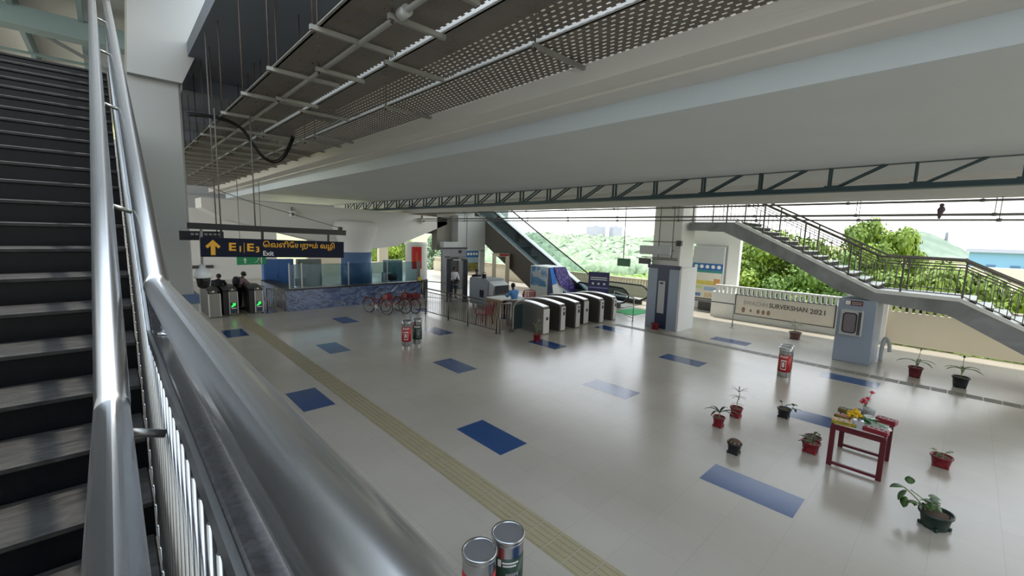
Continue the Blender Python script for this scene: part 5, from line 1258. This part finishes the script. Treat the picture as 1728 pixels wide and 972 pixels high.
for k, (dx, dy, dz) in enumerate(((0.0, 0.03, 0.26), (-0.03, 0.0, 0.23), (0.03, -0.02, 0.29), (0.05, -0.06, 0.40), (-0.02, 0.05, 0.22))):
    g = MB(); g.tube([(0, 0, 0.1), (dx, dy, dz)], 0.004, 5); g.build('stem', M['stem'], t)
    g = MB(); g.sphere((dx, dy, dz), 0.028, nu=8, nv=5)
    for q in range(6): leaf(g, (dx, dy, dz), (math.cos(q), math.sin(q), .7), 0.05, 0.03, 1.2, 4)
    g.build('flower', M['pink'], t)
for k in range(5): g = MB(); leaf(g, (0, 0, 0.16+.03*k), (math.cos(k*1.4), math.sin(k*1.4), .7), 0.08, 0.035, .8, 5); g.build('leaf', M['leaf_dark'], t)
t = pot('little dark potted shrub standing on top of the baggage scanner', 13.1, 15.9, 0.2, 0.11, M['pot_black'], group='plants on furniture'); t.location.z = 1.38; branchy(t, [(0, .03, .16, 5), (.05, -.05, .14, 5), (-.06, 0, .13, 4)], .17, M['leaf_dark'], .04, .09)

# ------------------------------------------------------------------ people
def skin_mesh(name, verts, edges, radii, root, m, parent, sub=1):
    me = bpy.data.meshes.new(name); me.from_pydata([tuple(v) for v in verts], edges, []); o = bpy.data.objects.new(name, me); COL.objects.link(o)
    md = o.modifiers.new('skin', 'SKIN'); md.use_smooth_shade = True
    for i, r in enumerate(radii): o.data.skin_vertices[0].data[i].radius = r if isinstance(r, tuple) else (r, r)
    for i in range(len(verts)): o.data.skin_vertices[0].data[i].use_root = (i == root)
    sb = o.modifiers.new('sub', 'SUBSURF'); sb.levels = sub; sb.render_levels = sub
    dg = bpy.context.evaluated_depsgraph_get(); me2 = bpy.data.meshes.new_from_object(o.evaluated_get(dg)); bpy.data.objects.remove(o); bpy.data.meshes.remove(me)
    me2.materials.clear(); me2.materials.append(m)
    for p in me2.polygons: p.use_smooth = True
    q = bpy.data.objects.new(name, me2); COL.objects.link(q)
    if parent: q.parent = parent
    return q
M['skin'] = mat('brown_skin', '7a5240', .55, var=.06); M['hair'] = mat('black_hair', '17151a', .6, var=.2, scale=20)
def person(label, x, y, rz, J, shirt, trousers, extra=None, shoe='black'):
    """J: joint positions in local space (front = +y), heights in metres"""
    t = thing('person', label, 'person', (x, y, 0), rz)
    J = {k: V3(v) for k, v in J.items()}
    names = ['pelvis', 'waist', 'chest', 'neck', 'headb', 'headm', 'headt']
    V = [J['pelvis'], J['pelvis'].lerp(J['neck'], .38), J['pelvis'].lerp(J['neck'], .78), J['neck'], J['neck']+(J['head']-J['neck'])*.45, J['head'], J['head']+(J['head']-J['neck']).normalized()*0.09]
    R = [(.135, .10), (.125, .095), (.155, .105), .052, .062, (.078, .095), (.05, .06)]
    E = [(0, 1), (1, 2), (2, 3), (3, 4), (4, 5), (5, 6)]
    def chain(start, pts, rs):
        i = start
        for p, r in zip(pts, rs): V.append(V3(p)); R.append(r); E.append((i, len(V)-1)); i = len(V)-1
        return i
    face = (J['nose']-J['head']) if 'nose' in J else V3((0, 1, 0)); face.normalize()
    chain(5, [J['head']+face*0.085+V3((0, 0, -.01)), J['head']+face*0.112+V3((0, 0, -.02))], [.03, .012])
    hands = {}
    for s in 'lr':
        wi = chain(2, [J['sh_'+s], J['el_'+s], J['wr_'+s]], [.058, .042, .028]); d = (J['wr_'+s]-J['el_'+s]).normalized()
        palm = J['wr_'+s]+d*0.06; pi = chain(wi, [palm], [(.036, .018)])
        sd = d.cross(V3((0, 0, 1))); sd = sd.normalized() if sd.length > .1 else V3((1, 0, 0)); dn = d.cross(sd).normalized()
        for k, L in enumerate((.06, .072, .068, .055)):
            o = sd*(-.027+.018*k); chain(pi, [palm+o+d*.03, palm+o+d*(.03+L*.55)+dn*.008, palm+o+d*(.03+L*.9)+dn*.025], [.010, .009, .007])
        tb = -1 if s == 'l' else 1
        chain(wi, [J['wr_'+s]+d*.035-sd*.034*tb, J['wr_'+s]+d*.07-sd*.055*tb+dn*.01], [.011, .008])
        ki = chain(0, [J['hip_'+s], J['kn_'+s], J['an_'+s]], [.085, .058, .038])
        fd = V3((0, 1, 0)) if 'fd' not in J else J['fd']
        chain(ki, [J['an_'+s]+fd*.10+V3((0, 0, -.045)), J['an_'+s]+fd*.19+V3((0, 0, -.055))], [.038, .026])
    skin_mesh('body', V, E, R, 0, M['skin'], t)
    # shirt
    SV = [J['pelvis']+V3((0, 0, .0)), V[1], V[2], J['pelvis'].lerp(J['neck'], .93), J['neck']+(J['head']-J['neck'])*.12]; SR = [(.158, .122), (.152, .122), (.190, .142), (.135, .12), .078]; SE = [(0, 1), (1, 2), (2, 3), (3, 4)]
    for s in 'lr':
        b = len(SV); SV += [J['sh_'+s], J['el_'+s], J['el_'+s].lerp(J['wr_'+s], .85)]; SR += [.082, .060, .046]; SE += [(2, b), (b, b+1), (b+1, b+2)]
    skin_mesh('shirt', SV, SE, SR, 0, shirt, t)
    TV = [J['pelvis']]; TR_ = [(.158, .122)]; TE = []
    for s in 'lr':
        b = len(TV); TV += [J['hip_'+s], J['kn_'+s], J['an_'+s]+V3((0, 0, .02))]; TR_ += [.102, .074, .062]; TE += [(0, b), (b, b+1), (b+1, b+2)]
    skin_mesh('trousers', TV, TE, TR_, 0, trousers, t)
    g = MB(); hd = J['head']; g.sphere(hd-face*.018+V3((0, 0, .03)), .105, (.9, .98, .95)); hm = g.build('hair', M['hair'], t)
    for s in 'lr':
        a = J['an_'+s]; fd = V3((0, 1, 0)) if 'fd' not in J else J['fd']
        g = MB(); g.tube([a-fd*.06+V3((0, 0, -.04)), a+fd*.02+V3((0, 0, -.035)), a+fd*.13+V3((0, 0, -.05)), a+fd*.21+V3((0, 0, -.06))], [.035, .047, .043, .02], 10); g.build('shoe', M[shoe], t)
    if extra: extra(t, J)
    return t
def standing(lean=0.0, h=1.68, armf=0.25):
    k = h/1.68; f = lean
    return dict(pelvis=(0, -0.02, .95*k), neck=(0, .05+f*.5, (1.43-abs(f)*.25)*k), head=(0, .09+f*.7, (1.58-abs(f)*.35)*k), nose=(0, .4+f*.9, (1.53-abs(f)*.6)*k),
        sh_l=(-.19, .03+f*.48, (1.36-abs(f)*.22)*k), sh_r=(.19, .03+f*.48, (1.36-abs(f)*.22)*k), el_l=(-.25, .05+f*.6+armf*.3, (1.08-abs(f)*.2)*k), el_r=(.25, .05+f*.6+armf*.3, (1.08-abs(f)*.2)*k),
        wr_l=(-.2, .2+f*.7+armf*.8, (.98-abs(f)*.1)*k), wr_r=(.2, .2+f*.7+armf*.8, (.98-abs(f)*.1)*k),
        hip_l=(-.1, -.02, .88*k), hip_r=(.1, -.02, .88*k), kn_l=(-.11, .03, .49*k), kn_r=(.11, .0, .49*k), an_l=(-.11, -.02, .085), an_r=(.12, -.05, .085))
M['cl_black'] = mat('black_cloth', '16171c', .85, var=.15, scale=8); M['cl_navy'] = mat('navy_cloth', '232a3c', .85, var=.1, scale=8)
M['cl_mauve'] = mat('mauve_cloth', '8d7476', .85, var=.1, scale=8); M['cl_blue'] = mat('blue_shirt_cloth', '5c8fcb', .8, var=.06, scale=8)
M['cl_brown'] = mat('khaki_cloth', '7b6355', .85, var=.1, scale=8); M['cl_white'] = mat('white_cloth', 'd6d8da', .8, var=.05)
person('person in black bending forward beside the unlit exit gate', 3.12, 21.0, rad(-20), standing(0.35, 1.66, .5), M['cl_black'], M['cl_black'])
def backpack(t, J):
    g = MB(); c = J['pelvis'].lerp(J['neck'], .62)+V3((0, -.2, 0)); g.sphere(c, .2, (.85, .6, 1.15), 16, 10); b = g.build('backpack', M['cl_black'], t)
    for s in (-1, 1): g = MB(); g.tube(smooth([c+V3((s*.12, .05, .2)), J['neck']+V3((s*.12, .02, -.02)), c+V3((s*.13, .36, .0)), c+V3((s*.13, .1, -.15))], 4), .018, 6); g.build('strap', M['cl_black'], b)
    g = MB(); g.tube([J['wr_r']+V3((.0, .08, .05)), V3((J['wr_r'].x+.02, J['wr_r'].y+.14, .25))], .014, 8); b2 = g.build('white_stick', M['cyanwhite'], t)
person('person in a mauve shirt with a dark backpack leaning between the exit gates', 3.93, 21.3, rad(-75), standing(0.2, 1.66, .6), M['cl_mauve'], M['cl_black'], backpack)
sit = dict(pelvis=(0, -.05, .52), neck=(0, .06, 1.02), head=(0, .11, 1.18), nose=(0, .4, 1.12), sh_l=(-.19, .04, .95), sh_r=(.19, .04, .95), el_l=(-.27, .14, .72), el_r=(.27, .14, .72),
    wr_l=(-.16, .36, .79), wr_r=(.16, .36, .79), hip_l=(-.1, 0, .5), hip_r=(.1, 0, .5), kn_l=(-.12, .42, .48), kn_r=(.12, .42, .48), an_l=(-.12, .40, .085), an_r=(.12, .40, .085))
sit = {k: (v[0], v[1], v[2]+(0.17 if k[:2] not in ('an',) else 0)) for k, v in sit.items()}
person('person in a light blue shirt seated with their back to us by the scanner', 12.48, 13.1, rad(-4), sit, M['cl_blue'], M['cl_brown'])
st_ = thing('stool', 'brown stool under the person in the light blue shirt', 'stool', (12.48, 13.02, 0))
g = MB(); g.cbox(-.2, .2, -.19, .17, .50, .54, .01); g.build('seat', M['wood'], st_)
for a in (-1, 1):
    for b in (-1, 1): g = MB(); g.bar((a*.16, b*.15, .51), (a*.18, b*.17, 0), .035, .035); g.build('leg', M['wood'], st_)
person('person in dark clothes standing behind the baggage scanner', 13.7, 17.25, rad(150), standing(0.05, 1.70, .1), M['cl_black'], M['cl_navy'])
person('person in a white shirt seen through the dark detector arch', 13.55, 19.05, rad(170), standing(0.0, 1.66, .1), M['cl_white'], M['cl_navy'])

# ------------------------------------------------------------------ the world outside
GZ = -7.5
M['grass'] = ramp_mat('dry_grass_field', [(0.3, '8c9458'), (0.5, 'aaa86c'), (0.65, '86925c'), (0.8, 'b0a685')], 0.05, rough=.9)
g = MB(); g.box(22.5, 1400, -700, 1200, GZ-1, GZ); g.box(-600, 22.5, 36, 1200, GZ-1, GZ); o = g.build('ground_outside', M['grass']); o['kind'] = 'structure'
M['bark'] = mat('bark', '6b5a48', .9, var=.3, scale=6)
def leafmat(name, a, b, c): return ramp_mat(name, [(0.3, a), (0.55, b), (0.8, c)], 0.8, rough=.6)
M['tree_a'] = leafmat('foliage_bright', '4d661c', '7d952c', 'b0bf4a'); M['tree_b'] = leafmat('foliage_mid', '42601f', '6d8a35', '9aae55'); M['tree_c'] = leafmat('foliage_hazed', '6f8569', '8a9d7c', 'a6b396')  # tree_c has distance haze mixed into its greyer greens
def crown_mesh(seed, nclump, nleaf, leafs):
    r = random.Random(seed); g = MB(); cl = []
    for k in range(nclump):
        while True:
            p = V3((r.uniform(-1, 1), r.uniform(-1, 1), r.uniform(-.7, 1)))
            if 0.25 < p.length < 1: break
        cl.append((p, r.uniform(.2, .36)))
    cl.append((V3((0, 0, 0)), .6))
    for p, q in cl:
        g.sphere(p, q*.62, (1, 1, .8), 8, 5)
        for k in range(nleaf):
            d = V3((r.gauss(0, 1), r.gauss(0, 1), r.gauss(0, 1)+.3)).normalized(); c = p+V3((d.x, d.y, d.z*.82))*q*r.uniform(.6, 1.15)
            a = d.cross(V3((r.uniform(-1, 1), r.uniform(-1, 1), r.uniform(-1, 1)))).normalized(); b = (d*.5+a.cross(d)).normalized(); s = leafs*r.uniform(.7, 1.3)
            g.add([c-a*s*.5, c+b*s*.5, c+a*s*.5, c-b*s*.6], [(0, 1, 2, 3)], 0)
    return g
CR = []
for k, m_ in enumerate(('tree_a', 'tree_b', 'tree_c')):
    o = crown_mesh(11+k, 46, 330, 0.062).build('crown', M[m_], fix=False); CR.append(o.data); bpy.data.objects.remove(o)
def tree(label, x, y, ztop, rx, rz_, kind, group='trees outside the parapet', name='tree', rot=0.0):
    cz = ztop-rz_*0.95
    t = thing(name, label, 'tree', (x, y, GZ), 0, group)
    c = bpy.data.objects.new('crown', CR[kind]); COL.objects.link(c); c.parent = t; c.location = (0, 0, cz-GZ); c.scale = (rx, rx, rz_); c.rotation_euler = (0, 0, rot)
    g = MB(); g.tube([(0, 0, 0), (.1, .05, (cz-GZ)*.5), (0, 0, cz-GZ)], [rx*.09, rx*.065, rx*.03], 8); g.build('trunk', M['bark'], t)
spots = [(33, 12.6, 2.5, 3.6, 4.0, 0, 'yellow-green tree filling the gap right of the notice niche'),
         (37, 10.2, 3.6, 4.2, 4.6, 0, 'bright tree under the middle of the upper stair flight'),
         (32, 7.6, 1.7, 3.0, 3.8, 1, 'green tree under the lower part of the upper stair flight'),
         (44, 15.5, 3.4, 4.6, 5.0, 1, 'tall green tree behind the notice niche, against the white sky'),
         (40, 4.55, 4.7, 2.5, 4.4, 0, 'tallest rounded tree standing above the stair landing'),
         (33, 4.9, 2.2, 2.8, 4.4, 1, 'green tree behind the left end of the landing railing'),
         (31, 1.2, 2.0, 3.2, 4.6, 0, 'bright tree behind the middle of the landing railing'),
         (30, -1.8, 1.2, 3.0, 4.4, 0, 'bright tree behind the lower flight railing near the right edge'),
         (30, -5.0, 0.4, 3.0, 4.4, 1, 'green tree cut by the right edge behind the lower flight'),
         (28, 9.6, 0.2, 2.6, 3.6, 1, 'low bushy tree just outside the banner parapet'),
         (29, 6.2, 0.0, 2.4, 3.6, 0, 'low bright tree just outside, near the stair column')]
for i, (x, y, zt_, rx, rz_, kd, lab) in enumerate(spots): tree(lab, x, y, zt_, rx, rz_, kd, rot=i*1.3)
tree('sunlit yellow-green tree framed in the opening right of the far pier', 22.5, 44.5, 3.2, 3.0, 4.0, 0, 'trees beyond the far end', rot=.4)
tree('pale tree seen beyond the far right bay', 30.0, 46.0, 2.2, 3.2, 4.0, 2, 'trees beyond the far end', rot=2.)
# woodland in the distance behind the escalator: nobody could count its crowns
r = random.Random(5); g = MB()
for k in range(2300):
    d = 100*(1+r.random()**1.5*2.8); a = rad(r.uniform(33, 66)) ; x, y = d*math.sin(a), d*math.cos(a)
    if x < 45: continue
    s = r.uniform(1.7, 3.6)*(d/130)**.5; n0 = len(g.v); g.sphere((x, y, GZ+s*.9), s, (1.15, 1.15, r.uniform(.8, 1.2)), 7, 5)
    for i in range(n0, len(g.v)):
        p = V3(g.v[i]); c = V3((x, y, GZ+s*.9)); g.v[i] = tuple(c+(p-c)*r.uniform(.82, 1.2))
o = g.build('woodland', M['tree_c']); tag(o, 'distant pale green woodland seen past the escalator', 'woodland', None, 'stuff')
r = random.Random(9); g = MB()
for k in range(260):
    d = r.uniform(62, 88); a = rad(r.uniform(36, 62)); x, y = d*math.sin(a), d*math.cos(a); s = r.uniform(1.2, 2.8); n0 = len(g.v)
    g.sphere((x, y, GZ+s*.7), s, (1.2, 1.2, .9), 8, 6)
    for i in range(n0, len(g.v)):
        p = V3(g.v[i]); c = V3((x, y, GZ+s*.7)); g.v[i] = tuple(c+(p-c)*r.uniform(.8, 1.2))
o = g.build('shrubland', M['tree_b']); tag(o, 'belt of green shrubs in front of the distant woodland', 'shrubs', None, 'stuff')
# distant buildings
M['haze_wall'] = mat('hazed_lilac_wall', 'a9abbd', .8, var=.05, scale=.05); M['haze_win'] = mat('hazed_window', '9296ab', .5)  # wall and window colours carry the haze of distance
def tower(label, x, y, wdt, dep, z1, floors, rz=0.0, name='apartment_block', wall='haze_wall', bays=8, z0=GZ, win='haze_win'):
    t = thing(name, label, 'building', (x, y, z0), rz)
    g = MB(); g.box(-dep/2, dep/2, -wdt/2, wdt/2, 0, z1-z0); g.box(-dep*.2, dep*.2, -wdt*.1, wdt*.1, z1-z0, z1-z0+2); g.build('wall', M[wall], t)
    fh = (z1-z0)/floors
    for k in range(floors):
        for b in range(bays):
            yb = -wdt/2+wdt*(b+.25)/bays; g = MB(); g.box(-dep/2-.15, -dep/2, yb, yb+wdt*.5/bays, fh*(k+.3), fh*(k+.75)); g.build('window', M[win], t)
    return t
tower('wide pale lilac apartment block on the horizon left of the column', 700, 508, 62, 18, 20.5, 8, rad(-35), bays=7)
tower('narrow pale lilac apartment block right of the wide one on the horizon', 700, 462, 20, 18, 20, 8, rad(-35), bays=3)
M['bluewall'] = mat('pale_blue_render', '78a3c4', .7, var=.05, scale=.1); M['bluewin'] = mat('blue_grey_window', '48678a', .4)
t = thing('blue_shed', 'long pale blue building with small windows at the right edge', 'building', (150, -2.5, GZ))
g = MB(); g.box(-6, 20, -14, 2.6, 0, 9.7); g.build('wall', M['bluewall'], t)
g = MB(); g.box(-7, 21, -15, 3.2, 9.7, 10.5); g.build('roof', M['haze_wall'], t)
for y in (-1.0, -4.6, -6.6, -10): g = MB(); g.box(-6.15, -6, y-.7, y+.7, 5.0, 7.0); g.build('window', M['bluewin'], t)
g = MB(); g.box(90, 92, -16, 1, GZ, 0.6); o = g.build('boundary_wall', M['cream']); o['kind'] = 'structure'
g = MB(); vs = []; n = 24
P = [(-60, 0)]+[(-60+120*k/n, 13*math.sin(PI*k/n)**.8+ (1.2*math.sin(k*2.1))*math.sin(PI*k/n)) for k in range(1, n)]+[(60, 0)]
hm = MB()
for i, sc in enumerate((1, .85, .55, .2)):
    pass
nn = 20; vs = []
for i in range(nn+1):
    for j in range(nn+1):
        u, v = i/nn*2-1, j/nn*2-1; rr = min(1, math.hypot(u, v)); hgt = 24*max(0, (math.cos(rr*PI)+1)/2)**.7
        vs.append((620+u*120, 42+v*50, GZ+hgt+(1.2*math.sin(i*3.1+j*1.7) if rr < .9 else 0)))
hm.add(vs, [(i*(nn+1)+j, i*(nn+1)+j+1, (i+1)*(nn+1)+j+1, (i+1)*(nn+1)+j) for i in range(nn) for j in range(nn)], 0, True)
o = hm.build('hill', ramp_mat('hill_green', [(0.3, '56685a'), (0.55, '6d7d6c'), (0.8, '869382')], .03, rough=.9)); o['kind'] = 'structure'
t = thing('mast', 'small pale tower on the right shoulder of the distant hill', 'tower', (620, 18, 10))
g = MB(); g.lathe([(1.6, -4), (1.1, 5), (1.5, 5.2), (1.5, 6.2), (.3, 9), (0, 9.2)], (0, 0, 0), 10); g.build('shaft', M['haze_wall'], t)
